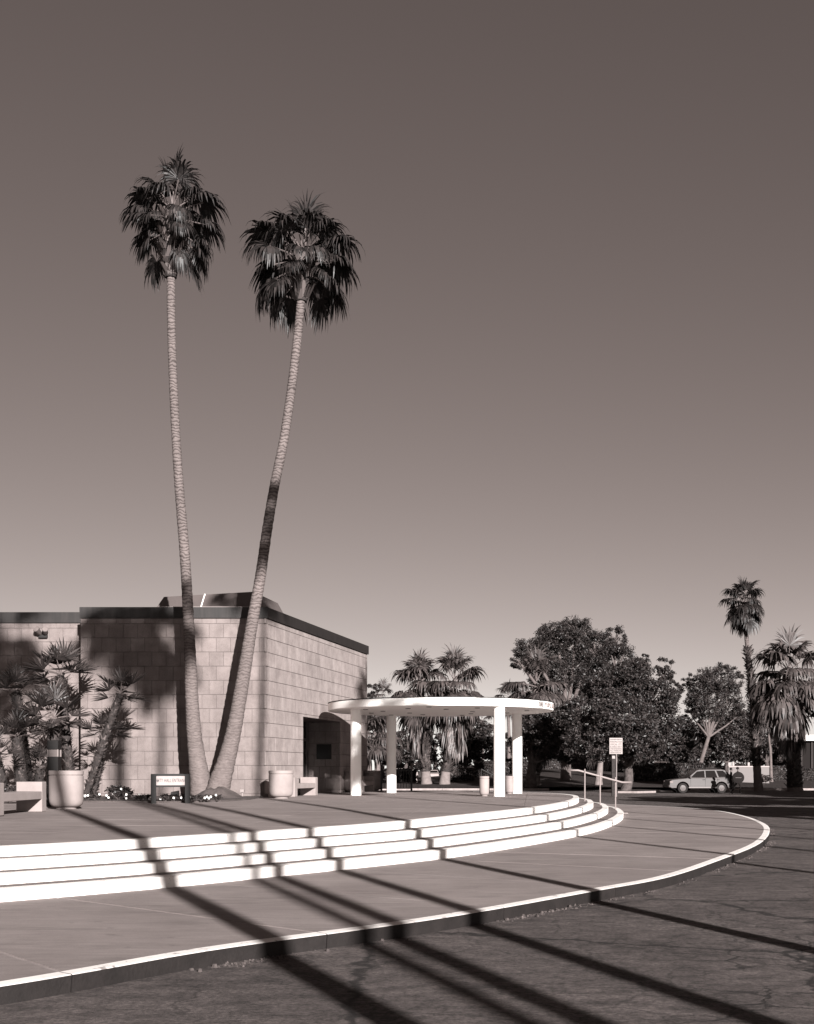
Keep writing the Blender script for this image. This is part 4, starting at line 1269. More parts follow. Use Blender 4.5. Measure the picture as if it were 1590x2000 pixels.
park_palm('fan palm with hanging skirt rising behind the right end of the canopy', gz(1045, 108), at(1048, 1345, 108), 0.40, 0.36, 34, 53, 1.9, 34, 4.0, (0.1, 0.5))
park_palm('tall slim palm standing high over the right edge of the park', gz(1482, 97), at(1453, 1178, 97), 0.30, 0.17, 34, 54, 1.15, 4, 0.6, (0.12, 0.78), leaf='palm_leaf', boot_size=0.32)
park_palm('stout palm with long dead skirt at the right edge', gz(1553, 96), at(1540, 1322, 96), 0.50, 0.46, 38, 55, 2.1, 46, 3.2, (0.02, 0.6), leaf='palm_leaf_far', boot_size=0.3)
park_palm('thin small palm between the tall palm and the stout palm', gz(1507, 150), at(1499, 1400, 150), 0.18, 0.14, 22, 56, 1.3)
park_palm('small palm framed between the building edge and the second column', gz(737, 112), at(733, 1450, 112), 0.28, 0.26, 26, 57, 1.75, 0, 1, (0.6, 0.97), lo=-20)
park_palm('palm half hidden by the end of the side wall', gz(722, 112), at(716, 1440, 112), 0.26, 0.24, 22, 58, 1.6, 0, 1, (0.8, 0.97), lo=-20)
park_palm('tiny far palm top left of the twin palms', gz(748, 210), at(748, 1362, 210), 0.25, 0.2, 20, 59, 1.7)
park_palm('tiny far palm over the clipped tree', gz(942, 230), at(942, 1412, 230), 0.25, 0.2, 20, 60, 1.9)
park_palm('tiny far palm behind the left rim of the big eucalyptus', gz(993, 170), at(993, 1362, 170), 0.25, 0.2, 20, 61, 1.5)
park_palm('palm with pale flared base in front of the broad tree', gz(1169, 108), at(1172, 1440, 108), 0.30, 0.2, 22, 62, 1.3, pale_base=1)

# ------------------------------------------------------------------ plaza furniture
def pot(label, c, r=0.415, h=0.94, group='round concrete planters and bins'):
    root = empty('concrete_pot', c); tag(root, label, 'planter', group)
    b = MB(); k = r / 0.415; z = h / 0.94
    b.lathe([(0.24 * k, 0.0), (0.25 * k, 0.05 * z)], (0, 0, 0), 32); b.build('foot', 'precast', root, autosmooth=40)
    b = MB(); b.lathe([(0.27 * k, 0.05 * z), (0.34 * k, 0.07 * z), (0.385 * k, 0.12 * z), (0.405 * k, 0.18 * z), (0.412 * k, 0.26 * z), (0.415 * k, 0.80 * z), (0.40 * k, 0.818 * z)], (0, 0, 0), 40); b.build('bowl', 'precast', root, autosmooth=40)
    b = MB(); b.lathe([(0.395 * k, 0.818 * z), (0.405 * k, 0.835 * z), (0.42 * k, 0.84 * z), (0.42 * k, 0.925 * z), (0.405 * k, 0.94 * z), (0.33 * k, 0.94 * z), (0.31 * k, 0.86 * z)], (0, 0, 0), 40); b.build('rim', 'precast', root, autosmooth=40)
    b = MB(); b.lathe([(0.31 * k, 0.80 * z), (0.309 * k, 0.855 * z)], (0, 0, 0), 24); b.build('inner_liner', 'black_metal', root)
    return root
pot('large concrete pot at the left, beside the bench and the dark bollard', gp(129.5, 29.5, plaza_z(0, 29.5)))
pot('large concrete pot at the corner of the building', gp(549, 40.7, Z_PLAZA))
pot('concrete pot in the canopy shade behind the left front column', gp(690, 51.6, Z_PLAZA))
pot('concrete pot farthest back, at the end of the side wall', gp(728, 54.6, Z_PLAZA))
pot('narrow litter bin beside the front right column', gp(946.5, 44.2, Z_PLAZA), 0.19, 0.73, 'narrow concrete litter bins')
pot('narrow litter bin between the two right columns', gp(995, 48.4, Z_PLAZA), 0.18, 0.72, 'narrow concrete litter bins')

def bench(label, far_front, rz, L=2.35, dep=0.60, h=0.69, t=0.30, z=Z_PLAZA):
    """far_front: the far front corner; local +X faces the sitter's front, local -Y runs to the near end"""
    root = empty('concrete_bench', (far_front[0], far_front[1], z), rz); tag(root, label, 'bench', 'concrete benches')
    b = MB(); b.cbox(-dep, 0, 0, t, 0, h, 0.012); b.build('end_block', 'precast', root)
    b = MB(); b.cbox(-dep, 0, -L - t, -L, 0, h, 0.012); b.build('end_block', 'precast', root)
    b = MB(); b.cbox(-dep + 0.02, -0.004, -L - 0.01, 0.01, 0.29, 0.47, 0.01); b.build('seat', 'precast', root)
    return root
p = gp(82, 27.6); bench('concrete bench at the left edge beside the big pot', (p.x, 27.6), radians(-2), z=plaza_z(0, 27))
p = gp(617, 45.2); bench('concrete bench along the side wall right of the corner pot', (p.x - 0.02, 45.2), -TH, 2.1)
p = gp(731, 53.2); bench('concrete bench in the canopy shade past the doorway', (p.x - 0.05, 53.2), -TH * 0.9, 1.6)

# bollard lamp
bl = empty('bollard_lamp', gp(106, 31.5, plaza_z(0, 31.5))); tag(bl, 'square black bollard lamp with one pale band behind the big pot', 'lamp')
z1 = at(106, 1446, 31.5).z - plaza_z(0, 31.5); za = at(0, 1478, 31.5).z - plaza_z(0, 31.5); zb_ = at(0, 1464, 31.5).z - plaza_z(0, 31.5)
b = MB(); b.cbox(-0.145, 0.145, -0.145, 0.145, 0, za, 0.008); b.build('post', 'dark_post', bl)
b = MB(); b.box(-0.125, 0.125, -0.125, 0.125, za - 0.01, zb_ + 0.01); lens = b.build('light_band', 'band', bl)
for sx in (-1, 1):
    for sy in (-1, 1):
        b = MB(); b.box(sx * 0.135 - 0.01, sx * 0.135 + 0.01, sy * 0.135 - 0.01, sy * 0.135 + 0.01, za, zb_); b.build('corner_bar', 'pale_metal', lens)
b = MB(); b.cbox(-0.145, 0.145, -0.145, 0.145, zb_, z1, 0.008); b.build('cap', 'dark_post', bl)

# entrance sign
sg = empty('entrance_sign', gp(333, 34.4), radians(14)); tag(sg, 'low dark sign reading CITY HALL ENTRANCE in front of the palm pair', 'sign')
hz_ = at(0, 1511.5, 34.4).z - (Z_PLAZA + 0.06)
for sx in (-1, 1):
    b = MB(); b.cbox(sx * 0.475 - 0.075, sx * 0.475 + 0.075, -0.07, 0.07, -0.08, hz_ - 0.002, 0.008); b.build('post', 'dark_post', sg)
pn = MB(); pn.box(-0.4, 0.4, -0.045, 0.045, hz_ - 0.325, hz_ - 0.06); panel = pn.build('panel', 'sign_white', sg)
b = MB(); b.box(-0.399, 0.399, -0.06, 0.06, hz_ - 0.059, hz_); b.box(-0.399, 0.399, -0.06, 0.06, hz_ - 0.375, hz_ - 0.326); b.build('rail', 'dark_post', sg)
m2 = text_mesh('CITY HALL ENTRANCE', 0.135, 0.002, spacing=1.08)
m2.transform(Matrix.Translation((0.045, -0.047, hz_ - 0.193)) @ Matrix.Rotation(pi / 2, 4, 'X') @ Matrix.Scale(0.60, 4, (1, 0, 0)) @ Matrix.Scale(1.05, 4, (0, 1, 0)))
m2.materials.clear(); m2.materials.append(M['letter_dark']); obj('lettering', m2, panel)
b = MB(); b.tri((-0.385, -0.048, hz_ - 0.195), (-0.345, -0.048, hz_ - 0.225), (-0.345, -0.048, hz_ - 0.165)); b.box(-0.346, -0.33, -0.0475, -0.0465, hz_ - 0.205, hz_ - 0.185); b.build('arrow', 'letter_dark', panel)
# ground flood lamp under the sign
gl = empty('ground_spotlight', gp(341, 37.2)); tag(gl, 'small black spotlight box on the ground behind the sign', 'lamp')
b = MB(); b.hexa([(-0.13, -0.1, 0.04), (0.13, -0.1, 0.04), (0.13, 0.12, 0.04), (-0.13, 0.12, 0.04), (-0.10, -0.06, 0.22), (0.13, -0.06, 0.26), (0.13, 0.08, 0.26), (-0.10, 0.08, 0.22)]); b.build('housing', 'black_metal', gl)
b = MB(); b.cbox(-0.05, 0.05, -0.03, 0.05, -0.02, 0.05, 0.005); b.build('stake', 'black_metal', gl)
# stake light at the wall corner
sl = empty('stake_light', gp(473, 40.6, Z_PLAZA)); tag(sl, 'small pale stake light at the foot of the wall near the corner', 'lamp')
b = MB(); b.tube([(0, 0, -0.02), (0, 0, 0.2)], 0.03, 8); b.build('post', 'pale_metal', sl)
b = MB(); b.cbox(-0.07, 0.07, -0.07, 0.07, 0.2, 0.31, 0.01); b.build('head', 'pale_metal', sl)

# handrail at the right end of the steps
hr = empty('handrail', (6.9, 43.0, Z_WALK)); tag(hr, 'pale metal handrail coming down the right end of the steps', 'handrail')
def hrl(v): return Vector(v) - Vector((6.9, 43.0, Z_WALK))
A_ = [at(1109, 1504.5, 42.8), at(1129, 1504.5, 42.8), at(1215, 1528, 43.3), at(1233, 1528, 43.4)]
b = MB(); b.tube([hrl(v) for v in A_], 0.034, 10); b.build('rail', 'pale_metal', hr, smooth=True)
for (px_, D, zb0, ytop) in ((1142.5, 42.8, Z_WALK + 0.445, 1502), (1172.5, 43.0, Z_WALK + 0.29, 1509.5), (1202.5, 43.3, Z_WALK + 0.15, 1518)):
    t = at(px_, ytop, D); q = hrl((t.x, D + 0.02, 0))
    b = MB(); b.tube([(q.x, q.y + .0, zb0 - Z_WALK - 0.03), (q.x, q.y + .0, t.z - Z_WALK)], 0.024, 8); b.build('post', 'pale_metal', hr)

# black guard railing at the back of the plaza
gr = empty('guard_railing', gp(776, 54.0, Z_PLAZA)); tag(gr, 'black guard railing with thin balusters behind the second column', 'railing')
x0, x1 = gp(745, 54).x - gp(776, 54).x, gp(805, 54).x - gp(776, 54).x
for x in (x0, x1 - 0.03):
    b = MB(); b.cbox(x - 0.045, x + 0.045, -0.045, 0.045, -0.02, 1.0, 0.006); b.build('post', 'black_metal', gr)
b = MB(); b.box(x0, x1, -0.025, 0.025, 0.93, 0.98); b.box(x0, x1, -0.02, 0.02, 0.12, 0.15); b.build('rail', 'black_metal', gr)
k = x0 + 0.12
while k < x1 - 0.06:
    b = MB(); b.box(k - 0.011, k + 0.011, -0.011, 0.011, 0.15, 0.93); b.build('baluster', 'black_metal', gr); k += 0.125
sr = empty('stair_rail', gp(940, 56.0, Z_PLAZA)); tag(sr, 'black sloping stair rail behind the front right column', 'railing')
b = MB(); b.tube([(-0.02, 0, 0.98), (0.0, 0, 1.0), (0.75, 0.1, 0.62), (0.95, 0.1, 0.60)], 0.035, 8); b.build('rail', 'black_metal', sr)
for x, z in ((0, 0.98), (0.62, 0.68)):
    b = MB(); b.tube([(x, 0.0, -0.3), (x, 0.0, z)], 0.028, 8); b.build('post', 'black_metal', sr)

# parking sign
ps = empty('parking_sign', gz(1203, 77)); tag(ps, 'white parking notice on a thin pole beyond the handrail', 'sign')
zc = at(1203, 1457, 77).z; hw, hh = 12.8 * 77 / F, 15.8 * 77 / F
b = MB(); b.cbox(-hw, hw, -0.04, -0.02, zc - hh, zc + hh, 0.006); plate = b.build('plate', 'sign_white', ps)
b = MB(); b.box(0.0, 0.07, -0.018, 0.05, 0, zc + hh * 0.9); b.build('pole', 'post_grey', ps)
for (txt, yy, s) in (('PARKING FOR', 0.50, 0.165), ('OFFICIAL CITY', 0.18, 0.165), ('BUSINESS ONLY', -0.13, 0.165), ('NO PARKING', -0.60, 0.165)):
    m2 = text_mesh(txt, s, 0.001)
    wd = max(v.co.x for v in m2.vertices) - min(v.co.x for v in m2.vertices)
    m2.transform(Matrix.Translation((0, -0.042, zc + yy * hh)) @ Matrix.Rotation(pi / 2, 4, 'X') @ Matrix.Scale(hw * 1.75 / wd, 4, (1, 0, 0)))
    m2.materials.clear(); m2.materials.append(M['letter_dark']); obj('lettering', m2, plate)
rp_ = random.Random(4)
for yy in (0.80, -0.36, -0.84):                      # small lines too fine to read
    b = MB(); x = -hw * 0.85
    while x < hw * 0.8:
        w_ = rp_.uniform(0.02, 0.05); b.box(x, x + w_, -0.0432, -0.0415, zc + yy * hh - 0.025, zc + yy * hh + 0.025); x += w_ + rp_.uniform(0.012, 0.03)
    b.build('small_print', 'letter_dark', plate)
up_ = empty('utility_post', gz(1198, 79)); tag(up_, 'thick dark post directly behind the parking sign pole', 'post')
b = MB(); b.cbox(-0.11, 0.11, -0.1, 0.1, -0.1, at(0, 1482, 79).z, 0.01); b.build('shaft', 'boot_core', up_)
b = MB(); b.cbox(-0.10, 0.10, -0.09, 0.09, at(0, 1482, 79).z, at(0, 1476, 79).z, 0.01); b.build('cap', 'pale_metal', up_)

# ------------------------------------------------------------------ park kerbs, hedges, far things
pk = empty('park_kerb', (0, 102, 0)); tag(pk, kind='structure')
def kerb_run(pts, w=0.3, h=0.17):
    for a, c in zip(pts, pts[1:]):
        a = Vector(a); c = Vector(c); d = (c - a).normalized(); n_ = Vector((-d.y, d.x)) * w
        a = a + d * 0.01; c = c - d * 0.01
        b = MB(); b.prism([(a.x, a.y - 102), (c.x, c.y - 102), (c.x + n_.x, c.y + n_.y - 102), (a.x + n_.x, a.y + n_.y - 102)], -0.02, h); b.build('kerb_section', 'joint', pk)
kerb_run([(x, 101.6 + 0.25 * sin(x * .3)) for x in range(-12, 15, 3)])
kerb_run([(x, 102 + 0.2 * sin(x * .2)) for x in range(24, 72, 4)])
isl = [(gz(1175, 93).x, 93.5), (gz(1205, 90).x, 89.6), (gz(1245, 89).x, 89.0), (gz(1280, 91).x, 90.8), (gz(1290, 95).x, 95), (gz(1250, 99).x, 99), (gz(1190, 98).x, 98)]
b = MB(); b.prism(isl, -0.02, 0.15, top=1); tag(b.build('tree_island', ['joint', 'grass']), kind='structure')

def hedge(label, x, D, wpx, hpx, ybase=None, rnd=0, n=1500, leaf='dark_leaf'):
    p = gz(x, D); s = D / F
    root = empty('clipped_hedge', p); tag(root, label, 'hedge', 'hedges in the park')
    b = MB(); r = random.Random(rnd); hw = wpx * s / 2; h = hpx * s
    for k in range(n):
        u = r.uniform(-1, 1); v = r.random(); f = r.choice((0, 0, 1))
        y = -0.5 if f == 0 else r.uniform(-.5, .5); z = v * h if f == 0 else h
        bul = 0.06 * noise.noise((u * 6, v * 4, rnd))
        leaf_cloud(b, Vector((u * hw, y * 1.2 + bul, z + bul)), (0.12, 0.12, 0.1), 1, 0.12, r, 0.5)
    b.build('foliage', leaf, root)
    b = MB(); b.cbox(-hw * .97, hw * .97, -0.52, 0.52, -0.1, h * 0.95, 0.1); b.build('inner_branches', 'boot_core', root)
hedge('low clipped hedge right of the twin palm trunks', 896, 121, 60, 24, rnd=1, leaf='palm_leaf_far')
hedge('low hedge left of the twin palms', 790, 126, 50, 24, rnd=2)
hedge('dark hedge behind the front right column', 960, 128, 70, 26, rnd=3)
hedge('dark hedge behind the litter bins', 1010, 132, 60, 26, rnd=4)
hedge('long dark hedge behind the silver car', 1300, 118, 150, 34, rnd=5, n=3000)
hedge('dark hedge seen past the building end', 728, 128, 40, 22, rnd=6)
for k, (x, w, D, h, lab) in enumerate(((1000, 110, 168, 30, 'far hedge behind the right columns'), (1110, 120, 170, 36, 'far hedge behind the shade tree'), (1225, 120, 168, 38, 'far hedge behind the broad tree'), (1345, 130, 166, 34, 'far hedge behind the silver car'), (1475, 140, 168, 28, 'far hedge behind the tall slim palm'), (1600, 120, 172, 22, 'far hedge at the right frame edge'))):
    hedge(lab, x, D, w, h, rnd=20 + k, n=2600)
bush('round_shrub', 'small round shrub on the lawn behind the clipped hedge', gz(918, 128), (0.9, 0.9, 0.55), 600, 0.14, 'dark_leaf', 91)
bush('round_shrub', 'spiky low shrub on the lawn left of the stout palm', gz(1492, 118), (1.0, 0.8, 0.6), 700, 0.16, 'palm_leaf_far', 92)

# far row of trees closing the view: bushy down to the ground
for k, (x, D, w, h, lab) in enumerate(((985, 205, 45, 62, 'far dark tree behind the right columns'), (1070, 190, 60, 90, 'far dark tree behind the shade tree'), (1150, 195, 60, 80, 'far dark tree behind the broad tree, left side'),
     (1230, 200, 60, 70, 'far dark tree behind the broad tree, right side'), (1295, 190, 45, 62, 'far dark tree in the gap above the car bonnet'), (1350, 200, 45, 45, 'far dark tree behind the car roof'), (1460, 200, 50, 70, 'far dark tree behind the tall palm'),
     (1530, 210, 40, 60, 'far dark tree beside the stout palm'), (850, 200, 70, 60, 'far dark tree behind the twin palms'), (900, 210, 50, 30, 'far low tree behind the clipped tree'), (775, 205, 40, 34, 'far low tree behind the second column'), (1590, 230, 40, 40, 'far dark tree at the right frame edge'))):
    broad_tree('far_tree', lab, gz(x, D), [lob(x - w * .35, 1500 - h * .45, D, w * .55, h * .5), lob(x + w * .35, 1500 - h * .4, D, w * .55, h * .48), lob(x, 1500 - h * .75, D, w * .5, h * .32), lob(x, 1508, D, w * .9, 14)],
        'dark_leaf', 4200, 0.40, 0.3, at(x, 1490, D), 100 + k, 'bark', 0.5, group='far trees closing the park')

# low white wall and far building
lw = empty('low_wall', gz(1460, 128)); tag(lw, 'low white wall behind the two people', 'wall')
s = 128 / F
b = MB(); b.cbox(-38 * s, 42 * s, -0.15, 0.15, -0.2, at(0, 1499, 128).z - gz(1460, 128).z, 0.02); b.build('wall_body', 'band', lw)
b = MB(); b.cbox(-38 * s, 42 * s, -0.2, 0.2, at(0, 1499, 128).z - gz(1460, 128).z, at(0, 1496, 128).z - gz(1460, 128).z, 0.02); b.build('coping', 'pale_metal', lw)
for x in (-36, -28, 2):
    b = MB(); b.cbox(x * s - .12, x * s + .12, -.12, .12, at(0, 1496, 128).z - gz(1460, 128).z, at(0, 1489, 128).z - gz(1460, 128).z, .02); b.build('pier', 'pale_metal', lw)
fb = empty('far_pavilion', gz(1590, 190)); tag(fb, 'far flat-roofed pavilion with white roof edge and dark glass at the right edge', 'building')
s = 190 / F; zr = at(0, 1436, 190).z - fb.location.z; zs = at(0, 1447, 190).z - fb.location.z
b = MB(); b.cbox(-55 * s, 80 * s, -1, 12, zs, zr, 0.05); b.build('roof', 'white_paint', fb)
b = MB(); b.box(-48 * s, 78 * s, 0, 11, -0.3, zs - 0.001); b.build('wall', 'cloth_dark', fb)
for x in (-45, -25, -5, 15, 35, 55, 75):
    b = MB(); b.box(x * s - .12, x * s + .12, -.25, -.02, -.3, zs - 0.002); b.build('column', 'boot_core', fb)
nb = empty('notice_stand', gz(809, 121)); tag(nb, 'small white notice stand just left of the twin palms', 'sign')
s = 121 / F
b = MB(); b.cbox(-7 * s, -1.5 * s, -.06, .06, at(0, 1505, 121).z - nb.location.z, at(0, 1494, 121).z - nb.location.z, .01); b.build('panel', 'sign_white', nb)
b = MB(); b.cbox(-7 * s, 7 * s, -.05, .05, at(0, 1494, 121).z - nb.location.z, at(0, 1492, 121).z - nb.location.z, .01); b.build('top_bar', 'sign_white', nb)
b = MB(); b.prism([(4 * s, -.05), (8 * s, -.05), (8 * s, .05), (4 * s, .05)], -.1, at(0, 1508, 121).z - nb.location.z); b.build('leg', 'sign_white', nb)
b = MB(); b.box(-6.5 * s, -5 * s, -.05, .05, -.1, at(0, 1505, 121).z - nb.location.z); b.build('leg', 'sign_white', nb)

# ------------------------------------------------------------------ vehicles
def wheel(root, x, y, r=0.36, w=0.22):
    b = MB(); 
    prof = [(r * 0.62, -w / 2), (r * 0.94, -w / 2), (r, -w / 2 + 0.03), (r, w / 2 - 0.03), (r * 0.94, w / 2), (r * 0.62, w / 2)]
    b.lathe(prof, (0, 0, 0), 24); b.v = [(v[0], v[2], v[1]) for v in b.v]; b.f = [tuple(reversed(f)) for f in b.f]
    wh = empty('wheel', (x, y, r), 0, root)
    b.build('tyre', 'rubber', wh, autosmooth=35)
    sgn = -1 if y < 0 else 1
    b = MB(); b.lathe([(r * 0.6, 0), (r * .58, .015), (r * .15, .03)], (0, 0, 0), 20)
    for k in range(5):
        a = k * 1.2566; c_, s_ = cos(a), sin(a)
        b.hexa([(r * .1 * c_ - .04 * s_, r * .1 * s_ + .04 * c_, .016), (r * .1 * c_ + .04 * s_, r * .1 * s_ - .04 * c_, .016), (r * .55 * c_ + .05 * s_, r * .55 * s_ - .05 * c_, .016), (r * .55 * c_ - .05 * s_, r * .55 * s_ + .05 * c_, .016)] +
               [(r * .1 * c_ - .03 * s_, r * .1 * s_ + .03 * c_, .045), (r * .1 * c_ + .03 * s_, r * .1 * s_ - .03 * c_, .045), (r * .55 * c_ + .04 * s_, r * .55 * s_ - .04 * c_, .035), (r * .55 * c_ - .04 * s_, r * .55 * s_ + .04 * c_, .035)])
    b.v = [(v[0], sgn * (v[2] + w / 2 - 0.01), v[1]) for v in b.v]
    b.build('rim', 'chrome', wh)

def car(name, label, loc, rz, paint, scale=1.0, suv=True, group=None, cat='car', simple=False):
    """local -X is the front"""
    root = empty(name, loc, rz); root.scale = (scale,) * 3; tag(root, label, cat, group)
    W = 0.88
    if suv:
        low = [(-2.33, .42), (-2.36, .62), (-2.30, .84), (-2.20, .93), (-1.25, 1.03), (-1.05, 1.06), (1.9, 1.08), (2.16, 1.06), (2.22, .85), (2.26, .6), (2.2, .42), (1.9, .36)]
        arches = [(-1.42, .45), (1.32, .45)]
        cab = [(-1.12, 1.05), (-0.42, 1.60), (-0.2, 1.66), (1.35, 1.68), (1.62, 1.62), (2.14, 1.07)]
        side = [[(-0.86, 1.10), (-0.38, 1.52), (0.14, 1.57), (0.14, 1.10)], [(0.22, 1.10), (0.22, 1.575), (0.88, 1.585), (1.04, 1.10)], [(1.14, 1.12), (0.99, 1.585), (1.48, 1.57), (1.86, 1.14)]]
        ws = [(-1.02, 1.10), (-0.45, 1.565)]; bw_ = [(1.66, 1.58), (2.08, 1.12)]
    else:
        low = [(-2.15, .40), (-2.18, .58), (-2.08, .78), (-1.3, .90), (-1.0, .93), (1.5, .97), (2.0, .95), (2.16, .8), (2.18, .55), (2.1, .40), (1.8, .34)]
        arches = [(-1.35, .40), (1.3, .40)]
        cab = [(-1.05, .92), (-0.3, 1.36), (0.0, 1.42), (0.7, 1.42), (1.0, 1.36), (1.6, .95)]
        side = [[(-0.8, .97), (-0.26, 1.30), (0.15, 1.35), (0.15, .97)], [(0.22, .97), (0.22, 1.35), (0.7, 1.35), (1.25, .98)]]
        ws = [(-0.95, .97), (-0.32, 1.32)]; bw_ = [(1.02, 1.32), (1.5, .98)]
    # outline with wheel arches
    out = list(low) + [(1.75, .36)]
    bot = []
    for ax_, ar in reversed(arches):
        for k in range(9):
            t = pi * k / 8; bot.append((ax_ + ar * cos(t), .36 + ar * sin(t)))
    out = low[:-1] + [(1.32 + .47, .36)] + bot + [(-2.2, .36)]
    def shell(pts, w0, w1, zlo, zhi, mats, nm, par):
        b = MB(); n = len(pts)
        def wy(z): return w0 + (w1 - w0) * max(0, min(1, (z - zlo) / (zhi - zlo)))
        for sg_ in (-1, 1):
            for (x, z) in pts: b.v.append((x, sg_ * wy(z), z))
        for j in range(n):
            k = (j + 1) % n; b.f.append((j, n + j, n + k, k)); b.m.append(0)
        b.f.append(tuple(range(n))); b.m.append(0); b.f.append(tuple(reversed(range(n, 2 * n)))); b.m.append(0)
        return b.build(nm, mats, par)
    body = shell(out, W, W - 0.02, .4, 1.05, paint, 'body', root)
    md = body.modifiers.new('soft edges', 'BEVEL'); md.width = 0.04; md.segments = 2; md.limit_method = 'ANGLE'; md.angle_limit = radians(50)
    cb = shell(cab, W - 0.03, W - 0.22, 1.0, 1.68, paint, 'cabin', root)
    md = cb.modifiers.new('soft edges', 'BEVEL'); md.width = 0.04; md.segments = 2; md.limit_method = 'ANGLE'; md.angle_limit = radians(20)
    def wy(z): return (W - 0.03) + (-0.19) * max(0, min(1, (z - 1.0) / .68))
    for sg_ in (-1, 1):
        for poly in side:
            b = MB(); b.poly([(x, sg_ * (wy(z) + 0.006), z) for x, z in (poly if sg_ < 0 else reversed(poly))]); b.build('window', 'glass_dark', cb)
    for pr, dx in ((ws, -0.02), (bw_, 0.02)):
        (xa, za_), (xb, zb2) = pr
        b = MB(); b.quad((xa + dx, -wy(za_) + .08, za_ + .015), (xa + dx, wy(za_) - .08, za_ + .015), (xb + dx, wy(zb2) - .06, zb2 + .015), (xb + dx, -wy(zb2) + .06, zb2 + .015)); b.build('windscreen', 'glass_dark', cb)
    for ax_, ar in arches:
        for sy in (-1, 1): wheel(root, ax_, sy * (W - 0.12), ar - .09)
    if simple: return root
    for sy in (-1, 1):
        b = MB(); b.cbox(-2.34, -2.10, sy * .78 - .10, sy * .78 + .115, .70, .86, .02); b.build('headlight', 'lamp_lens', root)
        b = MB(); b.cbox(2.14, 2.24, sy * .78 - .09, sy * .78 + .115, .75, 1.0, .02); b.build('tail_light', 'car_grey', root)
        for hx in (-0.02, 1.0):
            b = MB(); b.cbox(hx, hx + .18, sy * (W + .012) - .012, sy * (W + .012) + .012, .93, .97, .005); b.build('door_handle', 'black_metal', body)
        b = MB(); b.cbox(-0.98, -0.82, sy * (W + .1) - .08, sy * (W + .1) + .08, 1.06, 1.2, .03); b.build('wing_mirror', paint, root)
        b = MB(); b.tube([(-0.1, sy * .55, 1.67), (-.05, sy * .55, 1.73), (1.3, sy * .55, 1.75), (1.36, sy * .55, 1.69)], .02, 6); b.build('roof_rail', 'black_metal', cb)
    b = MB(); b.cbox(-2.42, -2.2, -.86, .86, .40, .60, .04); b.build('bumper', 'car_grey' if simple else paint, root)
    b = MB(); b.cbox(2.16, 2.32, -.86, .86, .42, .62, .04); b.build('bumper', paint, root)
    b = MB(); b.box(-1.0, 1.0, -W - .004, W + .004, .36, .44); b.build('sill', 'car_grey', root)
    b = MB(); b.box(-0.872, -0.862, -W - .004, -W + .02, .45, 1.03); b.box(0.172, 0.182, -W - .004, -W + .02, .45, 1.03); b.box(1.02, 1.03, -W - .004, -W + .02, .80, 1.03); b.build('door_seam', 'black_metal', body)
    return root
X0 = gz(1366, 90).x
car('parked_car', 'silver four-door off-road estate car parked side-on by the lawn', (X0, 90, 0), radians(3), 'car_silver', 1.06)
# cars in the far parking row, glimpsed between trees
for k, (x, D, pnt, suv, lab) in enumerate(((976, 160, 'car_white', False, 'far white car glimpsed left of the front right column'), (1008, 162, 'car_white', True, 'far white car glimpsed right of the columns'), (912, 184, 'car_white', True, 'far white car glimpsed over the clipped hedge'),
      (845, 180, 'car_white', False, 'far white car glimpsed between the twin palm trunks'), (778, 176, 'car_white', True, 'far white car glimpsed by the guard railing'), (732, 172, 'car_white', False, 'far white car glimpsed past the building end'), (1290, 140, 'car_grey', True, 'dark car in the shade left of the silver car'))):
    q = gz(x, D); car('distant_car', lab, (q.x, q.y, q.z), radians(90 if k % 2 else 80), pnt, 1.0, suv, 'cars in the far parking row', simple=True)

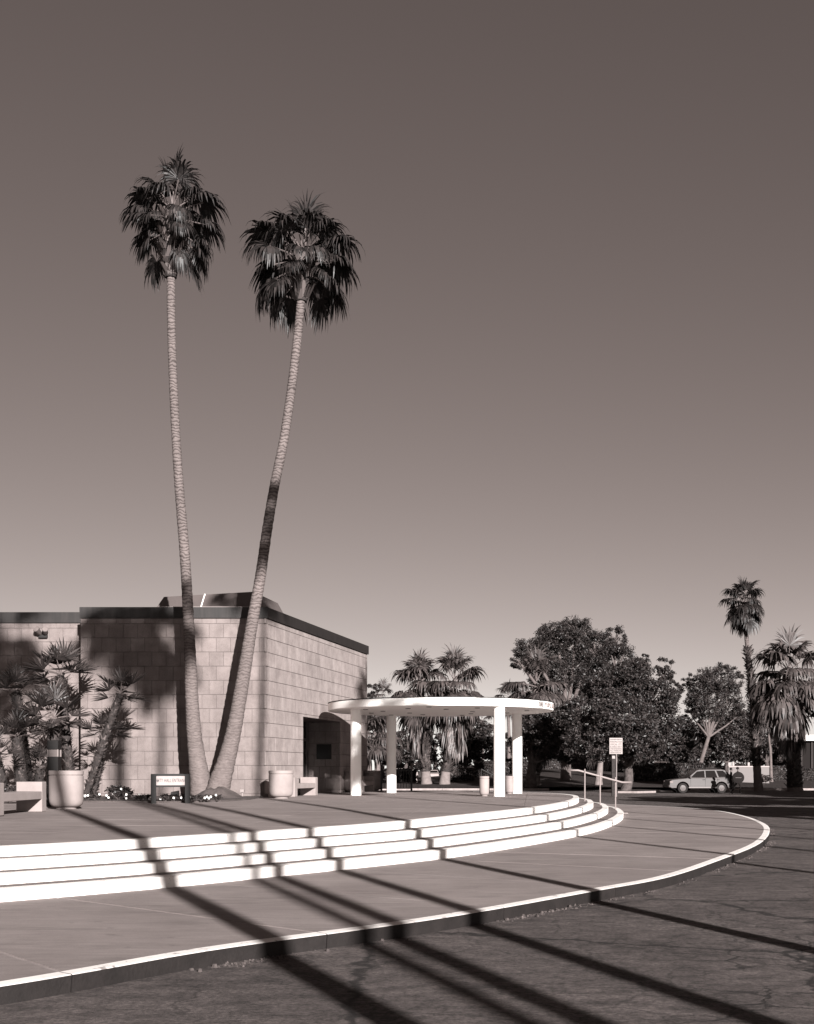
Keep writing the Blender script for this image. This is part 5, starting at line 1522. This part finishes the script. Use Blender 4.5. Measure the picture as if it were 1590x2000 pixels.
# ------------------------------------------------------------------ two people
def person(label, loc, rz, pose, shirt, trousers, sc=1.0):
    """skinned body: joints joined by edges, one continuous surface"""
    J = {'pelvis': (0, 0, .95, .135, .10), 'waist': (0, 0, 1.08, .125, .09), 'chest': (0, 0, 1.28, .165, .105), 'neck0': (0, 0, 1.46, .075, .07), 'neck': (0, -.01, 1.53, .052, .055),
         'chin': (0, -.03, 1.585, .062, .075), 'head': (0, -.015, 1.67, .078, .098), 'crown': (0, .0, 1.755, .055, .065), 'nose': (0, -.13, 1.64, .013, .016)}
    E = [('pelvis', 'waist'), ('waist', 'chest'), ('chest', 'neck0'), ('neck0', 'neck'), ('neck', 'chin'), ('chin', 'head'), ('head', 'crown'), ('head', 'nose')]
    for s, n in ((-1, 'l'), (1, 'r')):
        P = pose[n]
        J[n + 'sh'] = (s * .185, 0, 1.40, .06, .06); E.append(('neck0', n + 'sh'))
        pr = n + 'sh'
        for q, (nm, rad_) in enumerate((('elb', .042), ('wri', .03), ('palm', .032))):
            J[n + nm] = (*P['arm'][q], rad_, rad_); E.append((pr, n + nm)); pr = n + nm
        hx, hy, hz2 = P['arm'][2]
        for f in range(5):
            fx = hx + (f - 2) * .016; fl_ = (.045, .07, .078, .072, .055)[f]
            J[f'{n}f{f}a'] = (fx, hy - .012, hz2 - fl_ * .55, .009, .009); J[f'{n}f{f}b'] = (fx, hy - .028, hz2 - fl_, .008, .008)
            E += [(n + 'palm', f'{n}f{f}a'), (f'{n}f{f}a', f'{n}f{f}b')]
        J[n + 'hip'] = (s * .095, 0, .90, .095, .10); E.append(('pelvis', n + 'hip'))
        pr = n + 'hip'
        for q, (nm, rad_) in enumerate((('kne', .06), ('ank', .04), ('toe', .035))):
            J[n + nm] = (*P['leg'][q], rad_, rad_); E.append((pr, n + nm)); pr = n + nm
    names = list(J); me = bpy.data.meshes.new('body')
    me.from_pydata([J[k][:3] for k in names], [(names.index(a), names.index(c)) for a, c in E], [])
    tmp = bpy.data.objects.new('body', me); col.objects.link(tmp)
    md = tmp.modifiers.new('skin', 'SKIN'); sk = me.skin_vertices[0].data
    for i, k in enumerate(names):
        sk[i].radius = J[k][3:5]; sk[i].use_root = (k == 'pelvis')
    sub = tmp.modifiers.new('smooth', 'SUBSURF'); sub.levels = 1; sub.render_levels = 1
    dg = bpy.context.evaluated_depsgraph_get(); dg.update()
    bm_ = bpy.data.meshes.new_from_object(tmp.evaluated_get(dg)); bpy.data.objects.remove(tmp)
    bm_.materials.clear()
    for m in (shirt, trousers, 'skin', 'cloth_dark'): bm_.materials.append(M[m])
    for p_ in bm_.polygons:
        c = p_.center; p_.use_smooth = True
        if c.z > 1.50: p_.material_index = 2
        elif c.z < .10: p_.material_index = 3
        elif c.z < .98 and abs(c.x) < .24: p_.material_index = 1
        elif abs(c.x) > .21 and c.z < 1.02: p_.material_index = 2
        else: p_.material_index = 0
    root = empty('person', loc, rz); root.scale = (sc,) * 3; tag(root, label, 'person', 'two people by the car')
    obj('body', bm_, root)
    b = MB(); b.lathe([(.03, .10), (.07, .085), (.092, .05), (.098, 0), (.095, -.05), (.07, -.06)][::-1], (0, .012, 1.70), 16); b.build('hair', 'hair', root, smooth=True)
    return root
st = {'l': {'arm': [(-.23, .02, 1.13), (-.24, -.08, .90), (-.24, -.10, .82)], 'leg': [(-.10, -.02, .50), (-.10, .03, .09), (-.11, -.14, .04)]},
      'r': {'arm': [(.24, .03, 1.13), (.22, -.10, .92), (.21, -.14, .85)], 'leg': [(.11, -.01, .50), (.11, .03, .09), (.13, -.14, .04)]}}
wk = {'l': {'arm': [(-.25, .05, 1.14), (-.22, -.14, 1.0), (-.20, -.20, .96)], 'leg': [(-.10, -.16, .52), (-.10, -.12, .09), (-.11, -.29, .05)]},
      'r': {'arm': [(.26, .05, 1.14), (.30, .02, .90), (.30, .0, .82)], 'leg': [(.12, .14, .50), (.14, .42, .10), (.15, .28, .04)]}}
person('person in dark clothes standing at the rear of the silver car', (gz(1428, 87).x, 87, 0), radians(75), st, 'cloth_dark', 'cloth_dark', 1.05)
person('person walking past the car carrying a big round black case', (gz(1441, 86).x, 86, 0), radians(90), wk, 'cloth_mid', 'cloth_dark', 1.08)
dc = empty('round_case', at(1442, 1519, 85.3)); tag(dc, 'big round black case carried by the walking person', 'case')
b = MB(); b.lathe([(.36, -.09), (.41, -.07), (.42, 0), (.41, .07), (.36, .09)], (0, 0, 0), 36); b.v = [(v[0], v[2], v[1]) for v in b.v]; b.f = [tuple(reversed(f)) for f in b.f]; b.build('shell', 'cloth_dark', dc, autosmooth=35)
b = MB(); b.box(-.22, .2, -.105, -.088, -.012, .012); b.build('strap', 'band', dc)

# litter on the pavement
lt = MB(); rl = random.Random(8)
lt.v = []; 
c0 = at(1222, 1592, 43); c0.z = Z_WALK + .004
lt.hexa([(-.09, -.05, 0), (.09, -.05, 0), (.09, .05, 0), (-.09, .05, 0), (-.06, -.03, .025), (.07, -.04, .02), (.06, .04, .03), (-.07, .03, .02)])
tag(lt.build('paper_scrap', 'sign_white', None, loc=c0), 'tiny scrap of white paper on the pavement below the steps end', 'litter')
